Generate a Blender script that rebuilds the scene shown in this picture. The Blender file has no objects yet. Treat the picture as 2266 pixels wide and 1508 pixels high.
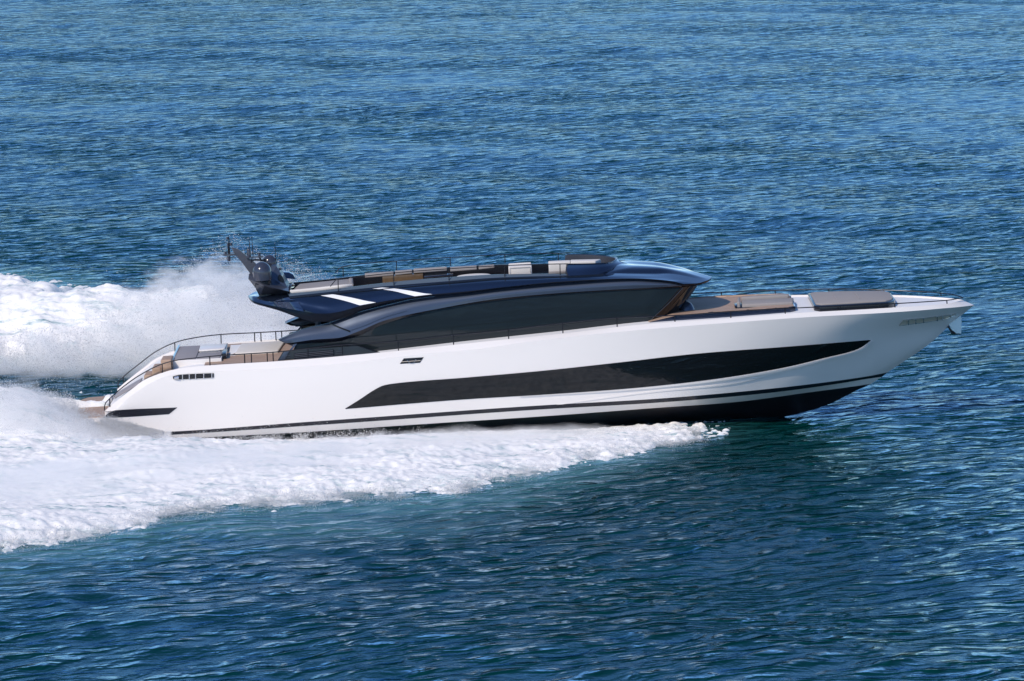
import bpy, bmesh, math, random
import numpy as np
from mathutils import Vector, Matrix
from mathutils.bvhtree import BVHTree

random.seed(4)
rng = np.random.default_rng(11)
scene = bpy.context.scene
COL = scene.collection

# ------------------------------------------------------------------ camera
W0, H0, FPX = 2266.0, 1508.0, 10560.0
ELEV = math.radians(7.5)
CAM = Vector((0.0, -3.2 - 165 * math.cos(ELEV), 3.1 + 165 * math.sin(ELEV)))
cd = bpy.data.cameras.new("camera")
cam = bpy.data.objects.new("camera", cd)
COL.objects.link(cam)
cam.location = CAM
cam.rotation_euler = (math.pi / 2 - ELEV, 0, 0)
cd.sensor_width = 36
cd.lens = 36 * FPX / W0
cd.clip_start = 1
cd.clip_end = 20000
scene.camera = cam

# ------------------------------------------------------------------ sky, sun, exposure
SUN = Vector((-0.46, -0.61, 0.64)).normalized()
SUN_EL = math.asin(SUN.z)
world = bpy.data.worlds.new("World")
scene.world = world
world.use_nodes = True
wn = world.node_tree
bg = wn.nodes["Background"]
sky = wn.nodes.new("ShaderNodeTexSky")
sky.sky_type = 'NISHITA'
sky.sun_disc = False
sky.sun_elevation = SUN_EL
sky.sun_rotation = math.atan2(SUN.x, SUN.y)
sky.air_density = 1.0
sky.dust_density = 0.15
sky.ozone_density = 4.0
clear = wn.nodes.new("ShaderNodeMix"); clear.data_type = 'RGBA'; clear.blend_type = 'MULTIPLY'
clear.inputs[0].default_value = 1.0; clear.inputs[7].default_value = (0.86, 0.97, 1.12, 1)   # very clear, deep blue air
wn.links.new(sky.outputs[0], clear.inputs[6]); wn.links.new(clear.outputs[2], bg.inputs[0])
bg.inputs[1].default_value = 0.14
sl = bpy.data.lights.new("sun", 'SUN')
sl.energy = 3.35
sl.angle = math.radians(0.5)
sl.color = (1.0, 0.88, 0.74)
so = bpy.data.objects.new("sun", sl)
COL.objects.link(so)
so.rotation_euler = SUN.to_track_quat('Z', 'Y').to_euler()
scene.view_settings.view_transform = 'Standard'
scene.view_settings.look = 'None'
scene.view_settings.gamma = 1
scene.view_settings.exposure = -0.06
scene.cycles.volume_bounces = 10
scene.cycles.max_bounces = 12
scene.cycles.diffuse_bounces = 8
scene.cycles.glossy_bounces = 4
scene.cycles.transparent_max_bounces = 24

# ------------------------------------------------------------------ yacht frame and measuring helpers
PITCH = math.radians(3.4)                       # bow-up trim at speed
YM = Matrix.Rotation(-PITCH, 4, 'Y')
YMI = YM.inverted()
ce, se = math.cos(ELEV), math.sin(ELEV)

def ray(px, py):
    u, v = (px - W0 / 2) / FPX, (H0 / 2 - py) / FPX
    return Vector((u, ce + v * se, -se + v * ce))

def U(px, py, y):
    """yacht-local point at lateral offset y seen at that place of the photo"""
    d = ray(px, py)
    p = CAM + d * ((y - CAM.y) / d.y)
    return YMI @ p

def ground(px, py):
    d = ray(px, py)
    p = CAM + d * (-CAM.z / d.z)
    return p.x, p.y

def pchip(xs, ys, q):
    xs = np.asarray(xs, float); ys = np.asarray(ys, float); q = np.clip(np.asarray(q, float), xs[0], xs[-1])
    n = len(xs)
    if n == 2:
        return np.interp(q, xs, ys)
    h = np.diff(xs); d = np.diff(ys) / h
    m = np.zeros(n)
    for i in range(1, n - 1):
        if d[i - 1] * d[i] > 0:
            w1, w2 = 2 * h[i] + h[i - 1], h[i] + 2 * h[i - 1]
            m[i] = (w1 + w2) / (w1 / d[i - 1] + w2 / d[i])
    m[0] = d[0]; m[-1] = d[-1]
    k = np.clip(np.searchsorted(xs, q, side='right') - 1, 0, n - 2)
    t = (q - xs[k]) / h[k]
    t2, t3 = t * t, t * t * t
    return ((2 * t3 - 3 * t2 + 1) * ys[k] + (t3 - 2 * t2 + t) * h[k] * m[k]
            + (-2 * t3 + 3 * t2) * ys[k + 1] + (t3 - t2) * h[k] * m[k + 1])

def TS(n, e=0.6):
    t = np.linspace(0, 1, n)
    return (1 - e) * t + e * (0.5 - 0.5 * np.cos(math.pi * t))

def crv(pts, ts, dy=0, db=0):
    """near-side curve from (px, py, half beam) -> local points (y negative)"""
    a = np.array(pts, float)
    q = a[0, 0] + (a[-1, 0] - a[0, 0]) * ts
    py = pchip(a[:, 0], a[:, 1], q); b = pchip(a[:, 0], a[:, 2], q)
    return [U(q[i], py[i] + dy, -max(0.0, b[i] + (db if b[i] > 0.02 else 0))) for i in range(len(q))]

def chord(pts, n):
    """smooth 3D polyline through points"""
    a = np.array([tuple(p) for p in pts], float)
    s = np.concatenate([[0], np.cumsum(np.linalg.norm(np.diff(a, axis=0), axis=1))])
    q = np.linspace(0, s[-1], n)
    # catmull through chord length
    m = np.gradient(a, s, axis=0) if len(a) > 2 else np.repeat((a[1:] - a[:1]) / s[-1], 2, axis=0)
    k = np.clip(np.searchsorted(s, q, side='right') - 1, 0, len(a) - 2)
    h = (s[k + 1] - s[k])[:, None]; t = (q - s[k])[:, None] / h
    t2, t3 = t * t, t ** 3
    r = ((2 * t3 - 3 * t2 + 1) * a[k] + (t3 - 2 * t2 + t) * h * m[k] + (-2 * t3 + 3 * t2) * a[k + 1] + (t3 - t2) * h * m[k + 1])
    return [Vector(v) for v in r]

def offs(c, dx=0, dy=0, dz=0):
    return [Vector((p.x + dx, min(0, p.y + dy) if p.y < -0.02 else p.y, p.z + dz)) for p in c]

def mir(c):
    return [Vector((p.x, -p.y, p.z)) for p in c]

def vsub(rows, n):
    """resample a list of curves smoothly across"""
    a = np.array([[tuple(p) for p in r] for r in rows])      # R, N, 3
    R = a.shape[0]
    s = np.arange(R, dtype=float)
    q = np.linspace(0, R - 1, n)
    m = np.gradient(a, axis=0)
    k = np.clip(np.floor(q).astype(int), 0, R - 2)
    t = (q - k)[:, None, None]
    t2, t3 = t * t, t ** 3
    r = (2 * t3 - 3 * t2 + 1) * a[k] + (t3 - 2 * t2 + t) * m[k] + (-2 * t3 + 3 * t2) * a[k + 1] + (t3 - t2) * m[k + 1]
    return [[Vector(v) for v in row] for row in r]

# ------------------------------------------------------------------ mesh helpers
def grid(rows):
    n = len(rows[0]); v = []; f = []
    for r in rows:
        v += [tuple(p) for p in r]
    for i in range(len(rows) - 1):
        for j in range(n - 1):
            a = i * n + j
            f.append((a, a + 1, a + n + 1, a + n))
    return v, f

def mirror(g):
    return [(x, -y, z) for x, y, z in g[0]], [tuple(reversed(q)) for q in g[1]]

def both(rows):
    g = grid(rows)
    return [g, mirror(g)]

def build(name, pieces, mat, parent=None, smooth=True, origin=None, thick=0, bevel=0, merge=0.0005, angle=35):
    v = []; f = []
    for gv, gf in pieces:
        o = len(v); v += list(gv); f += [tuple(i + o for i in q) for q in gf]
    if origin is not None:
        v = [(x - origin[0], y - origin[1], z - origin[2]) for x, y, z in v]
    me = bpy.data.meshes.new(name)
    me.from_pydata(v, [], f)
    bm = bmesh.new(); bm.from_mesh(me)
    if merge:
        bmesh.ops.remove_doubles(bm, verts=bm.verts, dist=merge)
    bmesh.ops.dissolve_degenerate(bm, dist=1e-5, edges=bm.edges)
    bmesh.ops.recalc_face_normals(bm, faces=bm.faces)
    if bevel:
        bmesh.ops.bevel(bm, geom=[e for e in bm.edges if len(e.link_faces) == 2 and e.calc_face_angle(0) > 0.5],
                        offset=bevel, segments=3, affect='EDGES', profile=0.5, clamp_overlap=True)
    for fc in bm.faces:
        fc.smooth = smooth
    if smooth:
        lim = math.radians(angle)
        for e in bm.edges:
            if len(e.link_faces) == 2 and e.calc_face_angle(0) > lim:
                e.smooth = False
    bm.to_mesh(me); bm.free()
    me.materials.append(mat)
    ob = bpy.data.objects.new(name, me)
    COL.objects.link(ob)
    if parent is not None:
        ob.parent = parent
    if thick:
        md = ob.modifiers.new("thickness", 'SOLIDIFY'); md.thickness = thick; md.offset = 0
    return ob

def tube(pts, r, seg=8, cap=True):
    v = []; f = []
    n = len(pts)
    for i, p in enumerate(pts):
        d = (pts[min(i + 1, n - 1)] - pts[max(i - 1, 0)]).normalized()
        a = d.cross(Vector((0, 1, 0.01))).normalized(); b = d.cross(a)
        rr = r[i] if hasattr(r, '__len__') else r
        for k in range(seg):
            t = 2 * math.pi * k / seg
            v.append(tuple(p + a * (rr * math.cos(t)) + b * (rr * math.sin(t))))
    for i in range(n - 1):
        for k in range(seg):
            k2 = (k + 1) % seg
            f.append((i * seg + k, i * seg + k2, (i + 1) * seg + k2, (i + 1) * seg + k))
    if cap:
        f.append(tuple(range(seg))); f.append(tuple(range((n - 1) * seg, n * seg)))
    return v, f

def lathe(c, prof, seg=28, axis=Vector((0, 0, 1))):
    """profile [(radius, height)] turned round the vertical through c"""
    v = []; f = []
    for r, h in prof:
        for k in range(seg):
            t = 2 * math.pi * k / seg
            v.append((c[0] + r * math.cos(t), c[1] + r * math.sin(t), c[2] + h))
    for i in range(len(prof) - 1):
        for k in range(seg):
            k2 = (k + 1) % seg
            f.append((i * seg + k, i * seg + k2, (i + 1) * seg + k2, (i + 1) * seg + k))
    f.append(tuple(range(seg))); f.append(tuple(range((len(prof) - 1) * seg, len(prof) * seg)))
    return v, f

def prism(top, down):
    """closed solid: polygon of local points, extruded by vector down"""
    n = len(top); d = Vector(down) if hasattr(down, '__len__') else Vector((0, 0, -down))
    v = [tuple(p) for p in top] + [tuple(p + d) for p in top]
    f = [tuple(range(n)), tuple(range(2 * n - 1, n - 1, -1))]
    for i in range(n):
        j = (i + 1) % n
        f.append((i, j, j + n, i + n))
    return v, f

def box(x0, x1, y0, y1, z0, z1):
    return prism([Vector((x0, y0, z1)), Vector((x1, y0, z1)), Vector((x1, y1, z1)), Vector((x0, y1, z1))], z1 - z0)

# ------------------------------------------------------------------ materials
def mat(name, col, rough=0.5, metal=0.0, coat=0.0, spec=0.5, ior=1.45, bump=None, var=None, trans=0.0, coat_rough=0.03):
    m = bpy.data.materials.new(name); m.use_nodes = True
    nt = m.node_tree; b = nt.nodes["Principled BSDF"]
    b.inputs["Base Color"].default_value = (*col, 1)
    b.inputs["Roughness"].default_value = rough
    b.inputs["Metallic"].default_value = metal
    b.inputs["Coat Weight"].default_value = coat
    b.inputs["Coat Roughness"].default_value = coat_rough
    b.inputs["Specular IOR Level"].default_value = spec
    b.inputs["IOR"].default_value = ior
    b.inputs["Transmission Weight"].default_value = trans
    tc = nt.nodes.new("ShaderNodeTexCoord")
    if var:
        nz = nt.nodes.new("ShaderNodeTexNoise"); nz.inputs["Scale"].default_value = var[0]; nz.inputs["Detail"].default_value = 5
        mx = nt.nodes.new("ShaderNodeMix"); mx.data_type = 'RGBA'
        mx.inputs[6].default_value = (*[c * (1 - var[1]) for c in col], 1)
        mx.inputs[7].default_value = (*[min(1, c * (1 + var[1])) for c in col], 1)
        nt.links.new(tc.outputs["Object"], nz.inputs["Vector"])
        nt.links.new(nz.outputs["Fac"], mx.inputs[0]); nt.links.new(mx.outputs[2], b.inputs["Base Color"])
    if bump:
        nz = nt.nodes.new("ShaderNodeTexNoise"); nz.inputs["Scale"].default_value = bump[0]; nz.inputs["Detail"].default_value = 3
        bp = nt.nodes.new("ShaderNodeBump"); bp.inputs["Strength"].default_value = 1; bp.inputs["Distance"].default_value = bump[1]
        nt.links.new(tc.outputs["Object"], nz.inputs["Vector"])
        nt.links.new(nz.outputs["Fac"], bp.inputs["Height"]); nt.links.new(bp.outputs[0], b.inputs["Normal"])
    return m

def teak(name):
    m = mat(name, (0.40, 0.27, 0.19), 0.6)
    nt = m.node_tree; b = nt.nodes["Principled BSDF"]
    tc = nt.nodes.new("ShaderNodeTexCoord"); sx = nt.nodes.new("ShaderNodeSeparateXYZ")
    nt.links.new(tc.outputs["Object"], sx.inputs[0])
    mul = nt.nodes.new("ShaderNodeMath"); mul.operation = 'MULTIPLY'; mul.inputs[1].default_value = 1 / 0.11
    fr = nt.nodes.new("ShaderNodeMath"); fr.operation = 'FRACT'
    gt = nt.nodes.new("ShaderNodeMath"); gt.operation = 'LESS_THAN'; gt.inputs[1].default_value = 0.07
    nt.links.new(sx.outputs[1], mul.inputs[0]); nt.links.new(mul.outputs[0], fr.inputs[0]); nt.links.new(fr.outputs[0], gt.inputs[0])
    mp = nt.nodes.new("ShaderNodeMapping"); mp.inputs["Scale"].default_value = (1.2, 25, 4)
    nz = nt.nodes.new("ShaderNodeTexNoise"); nz.inputs["Scale"].default_value = 1.5; nz.inputs["Detail"].default_value = 5
    nt.links.new(tc.outputs["Object"], mp.inputs[0]); nt.links.new(mp.outputs[0], nz.inputs["Vector"])
    cr = nt.nodes.new("ShaderNodeValToRGB")
    cr.color_ramp.elements[0].position = 0.35; cr.color_ramp.elements[0].color = (0.34, 0.22, 0.15, 1)
    cr.color_ramp.elements[1].position = 0.68; cr.color_ramp.elements[1].color = (0.50, 0.36, 0.27, 1)
    nt.links.new(nz.outputs["Fac"], cr.inputs[0])
    mx = nt.nodes.new("ShaderNodeMix"); mx.data_type = 'RGBA'; mx.inputs[7].default_value = (0.10, 0.07, 0.055, 1)
    nt.links.new(gt.outputs[0], mx.inputs[0]); nt.links.new(cr.outputs[0], mx.inputs[6]); nt.links.new(mx.outputs[2], b.inputs["Base Color"])
    return m

M = dict(
    white=mat("white_gelcoat", (0.80, 0.765, 0.74), 0.38, coat=0.35, coat_rough=0.06),
    deckwhite=mat("white_deck", (0.80, 0.80, 0.81), 0.6, bump=(60, 0.002)),
    black=mat("black_trim", (0.006, 0.007, 0.012), 0.22, coat=0.3),
    stripe=mat("black_stripe_paint", (0.008, 0.010, 0.018), 0.3, coat=0.3),
    bottom=mat("antifouling", (0.010, 0.010, 0.014), 0.42, var=(1.5, 0.4)),
    navy=mat("navy_metallic_paint", (0.024, 0.043, 0.088), 0.12, metal=0.8, coat=1.0, spec=0.5),
    edge=mat("navy_black_gloss", (0.002, 0.005, 0.012), 0.15, spec=0.2),
    slate=mat("slate_metallic_paint", (0.060, 0.078, 0.115), 0.34, metal=0.6, coat=0.5),
    quarter=mat("dark_slate_panel", (0.022, 0.030, 0.038), 0.3, coat=0.2),
    coaming=mat("light_slate_paint", (0.13, 0.17, 0.21), 0.35, metal=0.4, coat=0.4),
    grey=mat("grey_mast_paint", (0.075, 0.08, 0.10), 0.35, metal=0.35, coat=0.3),
    dome=mat("radome_shell", (0.035, 0.040, 0.062), 0.16, coat=0.6),
    glass=mat("dark_window_glass", (0.013, 0.019, 0.023), 0.02, spec=0.5, ior=1.45, bump=(0.8, 0.004)),
    hullglass=mat("hull_window_glass", (0.006, 0.008, 0.010), 0.02, spec=0.4, ior=1.5),
    clear=mat("front_glass", (0.004, 0.005, 0.008), 0.02, spec=0.6, ior=1.5),
    rail=mat("dark_rail_metal", (0.02, 0.022, 0.03), 0.3, metal=0.6),
    chrome=mat("polished_steel", (0.75, 0.75, 0.76), 0.12, metal=1.0),
    taupe=mat("taupe_cushion", (0.29, 0.27, 0.265), 0.85, bump=(240, 0.002), var=(3, 0.06)),
    greyc=mat("grey_cushion", (0.30, 0.285, 0.30), 0.85, bump=(240, 0.002), var=(3, 0.06)),
    cream=mat("cream_cushion", (0.66, 0.63, 0.60), 0.85, bump=(240, 0.002), var=(3, 0.05)),
    wood=mat("gold_wood", (0.11, 0.07, 0.035), 0.35, coat=0.3, var=(9, 0.4)),
    teak=teak("teak_planking"),
    paper=mat("pale_steel_plate", (0.66, 0.80, 0.82), 0.4),
    gold=mat("warm_pale_lining", (0.80, 0.68, 0.56), 0.35, metal=0.3),
)

def tag(o, label=None, cat=None, group=None, kind=None):
    if label: o["label"] = label
    if cat: o["category"] = cat
    if group: o["group"] = group
    if kind: o["kind"] = kind
    return o

def empty(name, loc_local=(0, 0, 0)):
    o = bpy.data.objects.new(name, None)
    o.empty_display_size = 0.3
    COL.objects.link(o)
    o.matrix_world = YM @ Matrix.Translation(Vector(loc_local))
    return o

# ------------------------------------------------------------------ noise for the sea
def vnoise(x, y, z=None, seed=0):
    x = np.asarray(x, float); y = np.asarray(y, float)
    xi = np.floor(x).astype(np.int64); yi = np.floor(y).astype(np.int64)
    fx = x - xi; fy = y - yi
    fx = fx * fx * (3 - 2 * fx); fy = fy * fy * (3 - 2 * fy)
    def h(a, b, c=0):
        n = (a * 374761393 + b * 668265263 + c * 1274126177 + seed * 974634777) & 0xffffffff
        n = ((n ^ (n >> 13)) * 1274126177) & 0xffffffff
        n = ((n ^ (n >> 16)) * 2246822519) & 0xffffffff
        return ((n ^ (n >> 15)) & 0xffffff) / float(0xffffff)
    if z is None:
        a = h(xi, yi) * (1 - fx) + h(xi + 1, yi) * fx
        b = h(xi, yi + 1) * (1 - fx) + h(xi + 1, yi + 1) * fx
        return a * (1 - fy) + b * fy
    z = np.asarray(z, float); zi = np.floor(z).astype(np.int64); fz = z - zi; fz = fz * fz * (3 - 2 * fz)
    r = []
    for dz in (0, 1):
        a = h(xi, yi, zi + dz) * (1 - fx) + h(xi + 1, yi, zi + dz) * fx
        b = h(xi, yi + 1, zi + dz) * (1 - fx) + h(xi + 1, yi + 1, zi + dz) * fx
        r.append(a * (1 - fy) + b * fy)
    return r[0] * (1 - fz) + r[1] * fz

def fbm(x, y, oct=4, seed=0, z=None, gain=0.5):
    s = 0; a = 1; t = 0
    for i in range(oct):
        k = 2.03 ** i
        s = s + a * vnoise(x * k + 17.3 * i, y * k - 9.1 * i, None if z is None else z * k, seed + i)
        t += a; a *= gain
    return s / t                                             # 0..1

def sstep(a, b, x):
    t = np.clip((x - a) / (b - a), 0, 1)
    return t * t * (3 - 2 * t)

def axis_points(knots):
    """[(start, spacing)...] -> smoothly varying spacing"""
    p = [knots[0][0]]
    ks = [k[0] for k in knots]; sp = [k[1] for k in knots]
    while p[-1] < ks[-1]:
        p.append(p[-1] + float(np.interp(p[-1], ks, sp)))
    return np.array(p)

waves = []
for i in range(110):
    lam = 1.1 * (18 / 1.1) ** (rng.random() ** 1.15)
    ang = math.radians(-52 + rng.normal() * 26) if lam < 6 else math.radians(-75 + rng.normal() * 30)
    if rng.random() < 0.18:
        ang = math.radians(rng.uniform(-180, 180))
    slope = 0.0175 * (lam / 1.5) ** (-0.7) * (0.6 + 0.8 * rng.random())
    if lam > 6: slope *= 0.5
    k = 2 * math.pi / lam
    waves.append((k * math.cos(ang), k * math.sin(ang), slope / k, rng.uniform(0, 6.28), lam))

for i in range(7):
    lam = rng.uniform(13, 27); ang = math.radians(-102 + rng.normal() * 10); k = 2 * math.pi / lam
    waves.append((k * math.cos(ang), k * math.sin(ang), 0.013 / k, rng.uniform(0, 6.28), lam))

def wave_height(x, y, dx=None, dy=None, chop=False):
    """x: (nx,) y: (ny,) -> (ny,nx)"""
    z = np.zeros((len(y), len(x)))
    hx = np.zeros_like(z); hy = np.zeros_like(z)
    for kx, ky, a, ph, lam in waves:
        wx = 1.0 if dx is None else sstep(1.6, 3.5, (2 * math.pi / max(abs(kx), 1e-6)) / dx)
        wy = 1.0 if dy is None else sstep(1.6, 3.5, (2 * math.pi / max(abs(ky), 1e-6)) / dy)
        px = kx * x + ph; py = ky * y
        sx, cx = np.sin(px) * wx, np.cos(px) * wx
        sy, cy = np.sin(py) * wy, np.cos(py) * wy
        z += a * (np.outer(cy, sx) + np.outer(sy, cx))
        if chop:
            c = a * (np.outer(cy, cx) - np.outer(sy, sx)) / math.hypot(kx, ky)
            hx += kx * c; hy += ky * c
    return (z, hx, hy) if chop else z

# ------------------------------------------------------------------ the wake: outline on the water and relief
NE = [ground(*p) for p in [(1668, 947), (1634, 951.6), (1515, 983), (1395, 1006), (1277, 1029), (1197, 1052), (1118, 1069), (1050, 1083), (1010, 1102),
                           (951, 1093), (860, 1107), (800, 1104), (720, 1118), (610, 1124), (530, 1127), (399, 1144), (265, 1178), (176, 1196), (0, 1224)]]
NE = sorted(NE); NE = [(NE[0][0] - 40, NE[0][1] - 20)] + NE + [(NE[-1][0] + 0.6, -1.5)]
FE = [(-60, 64), (-24, 43), (-21, 41), (-18.6, 39.5), (-17.8, 35), (-17.2, 30), (-14, 25.5), (-10, 18), (-6, 13.5), (0, 8.5), (5, 4.5), (8, 1.5)]
HULL = [(-60, 0.01), (-14.6, 0.01), (-14.2, 2.8), (-4, 2.95), (2, 2.7), (5, 1.9), (7.5, 0.8), (9, 0.01)]

def foam_field(X, Y):
    """signed amount of foam: >0 foam, and the height of its body"""
    yn = np.interp(X, [p[0] for p in NE], [p[1] for p in NE])
    yf = np.interp(X, [p[0] for p in FE], [p[1] for p in FE])
    n1 = fbm(X * 0.5, Y * 0.35, 5, 3) - 0.5
    n2 = fbm(X * 2.2, Y * 1.6, 4, 8) - 0.5
    wn_ = np.interp(X, [0, 7], [2.2, 0.75])
    near = (Y - yn) / wn_ + n1 * 1.1 + n2 * 0.7
    far = (yf - Y) / 3.5 + n1 * 1.6 + n2 * 0.8
    ahead = (7.3 - X) / 2.2
    s = np.minimum(np.minimum(np.minimum(near, far), ahead + n2), 2.6)
    # trough of darker water behind the stern on the far side
    gap = 4.4 * np.exp(-((Y - 8.0 - 0.10 * (X + 16)) / 5.4) ** 4) * sstep(-9.5, -12.5, X)
    # wedge of calmer water inside the far edge
    gap2 = 3.4 * np.exp(-((Y - (34.0 + 0.6 * (X + 19.6))) / (0.5 + 1.2 * sstep(-19.8, -17.6, X))) ** 2) * sstep(-20.0, -18.8, X)
    s = s - gap * (1 + 1.3 * n2 + 0.7 * n1) - gap2
    return s, near, far, yn, yf

def foam_relief(X, Y, near, far, yn, yf):
    hb = np.interp(X, [p[0] for p in HULL], [p[1] for p in HULL])
    aft = sstep(8, -12, X)
    d = np.abs(Y) - hb
    ridge = 0.30 * np.exp(-(np.maximum(d, 0) / 1.1) ** 2) * (0.35 + 0.65 * aft)
    edge = 0.13 * np.exp(-((Y - yn - 2.6) / 1.6) ** 2) * sstep(8, 3, X) + 0.5 * np.exp(-((yf - Y - 4) / 2.6) ** 2) * sstep(8, 1, X)
    big = (fbm(X * 0.33, Y * 0.22, 3, 21) - 0.5) * 0.35 * aft
    # rooster of broken water astern
    stern = 1.25 * np.exp(-((Y + 3.2) / 2.4) ** 2) * sstep(-14.0, -17.5, X)
    farw = 2.1 * np.exp(-((Y - 17.5) / 4.0) ** 2) * sstep(-3, -10, X) * (0.75 + 0.5 * fbm(X * 0.5, Y * 0.3, 4, 63))
    U_ = X * 0.80 + Y * 0.60; V_ = -X * 0.60 + Y * 0.80          # along / across the flow on the near side
    Us = np.where(Y < 0, U_, X * 0.80 - Y * 0.60); Vs = np.where(Y < 0, V_, X * 0.60 + Y * 0.80)
    med = (fbm(Us * 0.5, Vs * 1.6, 4, 33) - 0.5) * 0.22
    fine = (fbm(X * 6.5, Y * 5.0, 3, 41) - 0.5) * 0.11
    trough = -0.35 * np.exp(-((Y - 6.6) / 2.4) ** 2) * sstep(-10, -13, X)
    dep = -np.interp(X, [-14.8, -13.8, -12, -6.7, 0, 6], [0.2, 0.62, 0.66, 0.40, 0.16, 0.02]) * np.exp(-(np.maximum(d, 0) / 2.6) ** 2) * (Y < 0) * sstep(-16.0, -13.8, X)
    calm = np.where(Y < 0, sstep(0.0, 2.2, d) * 0.9 + 0.1, 1.0)
    calm = np.where(X > -12.5, calm, 1.0)
    ridge = np.where(Y < 0, ridge * 0.12, ridge)
    # long combed ridges where sheets of water fell back
    comb = 0.16 * (1 - np.abs(2 * fbm(Us * 0.10, Vs * 0.55, 3, 93) - 1)) ** 3 * sstep(6, -4, X)
    return (ridge + edge + big + stern + med + comb) * calm + farw + fine * (0.3 + 0.7 * calm) + trough + dep

# ------------------------------------------------------------------ water
def grid_mesh(name, xs, ys, Z, keep=None, hx=0, hy=0):
    nx, ny = len(xs), len(ys)
    co = np.empty((ny, nx, 3), np.float32)
    co[..., 0] = xs[None, :] + hx; co[..., 1] = ys[:, None] + hy; co[..., 2] = Z
    idx = np.arange(nx * ny, dtype=np.int32).reshape(ny, nx)
    q = np.stack([idx[:-1, :-1], idx[:-1, 1:], idx[1:, 1:], idx[1:, :-1]], -1).reshape(-1, 4)
    co = co.reshape(-1, 3)
    if keep is not None:
        kq = (keep[:-1, :-1] | keep[:-1, 1:] | keep[1:, 1:] | keep[1:, :-1]).reshape(-1)
        q = q[kq]
        used = np.zeros(nx * ny, bool); used[q.reshape(-1)] = True
        remap = np.cumsum(used) - 1
        q = remap[q].astype(np.int32); co = co[used]
    else:
        used = None
    me = bpy.data.meshes.new(name)
    me.vertices.add(len(co)); me.vertices.foreach_set("co", co.reshape(-1))
    me.loops.add(q.size); me.loops.foreach_set("vertex_index", q.reshape(-1).astype(np.int32))
    me.polygons.add(len(q)); me.polygons.foreach_set("loop_start", np.arange(0, q.size, 4, dtype=np.int32))
    me.update(calc_edges=True)
    me.polygons.foreach_set("use_smooth", np.ones(len(q), bool))
    return me, used

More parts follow.
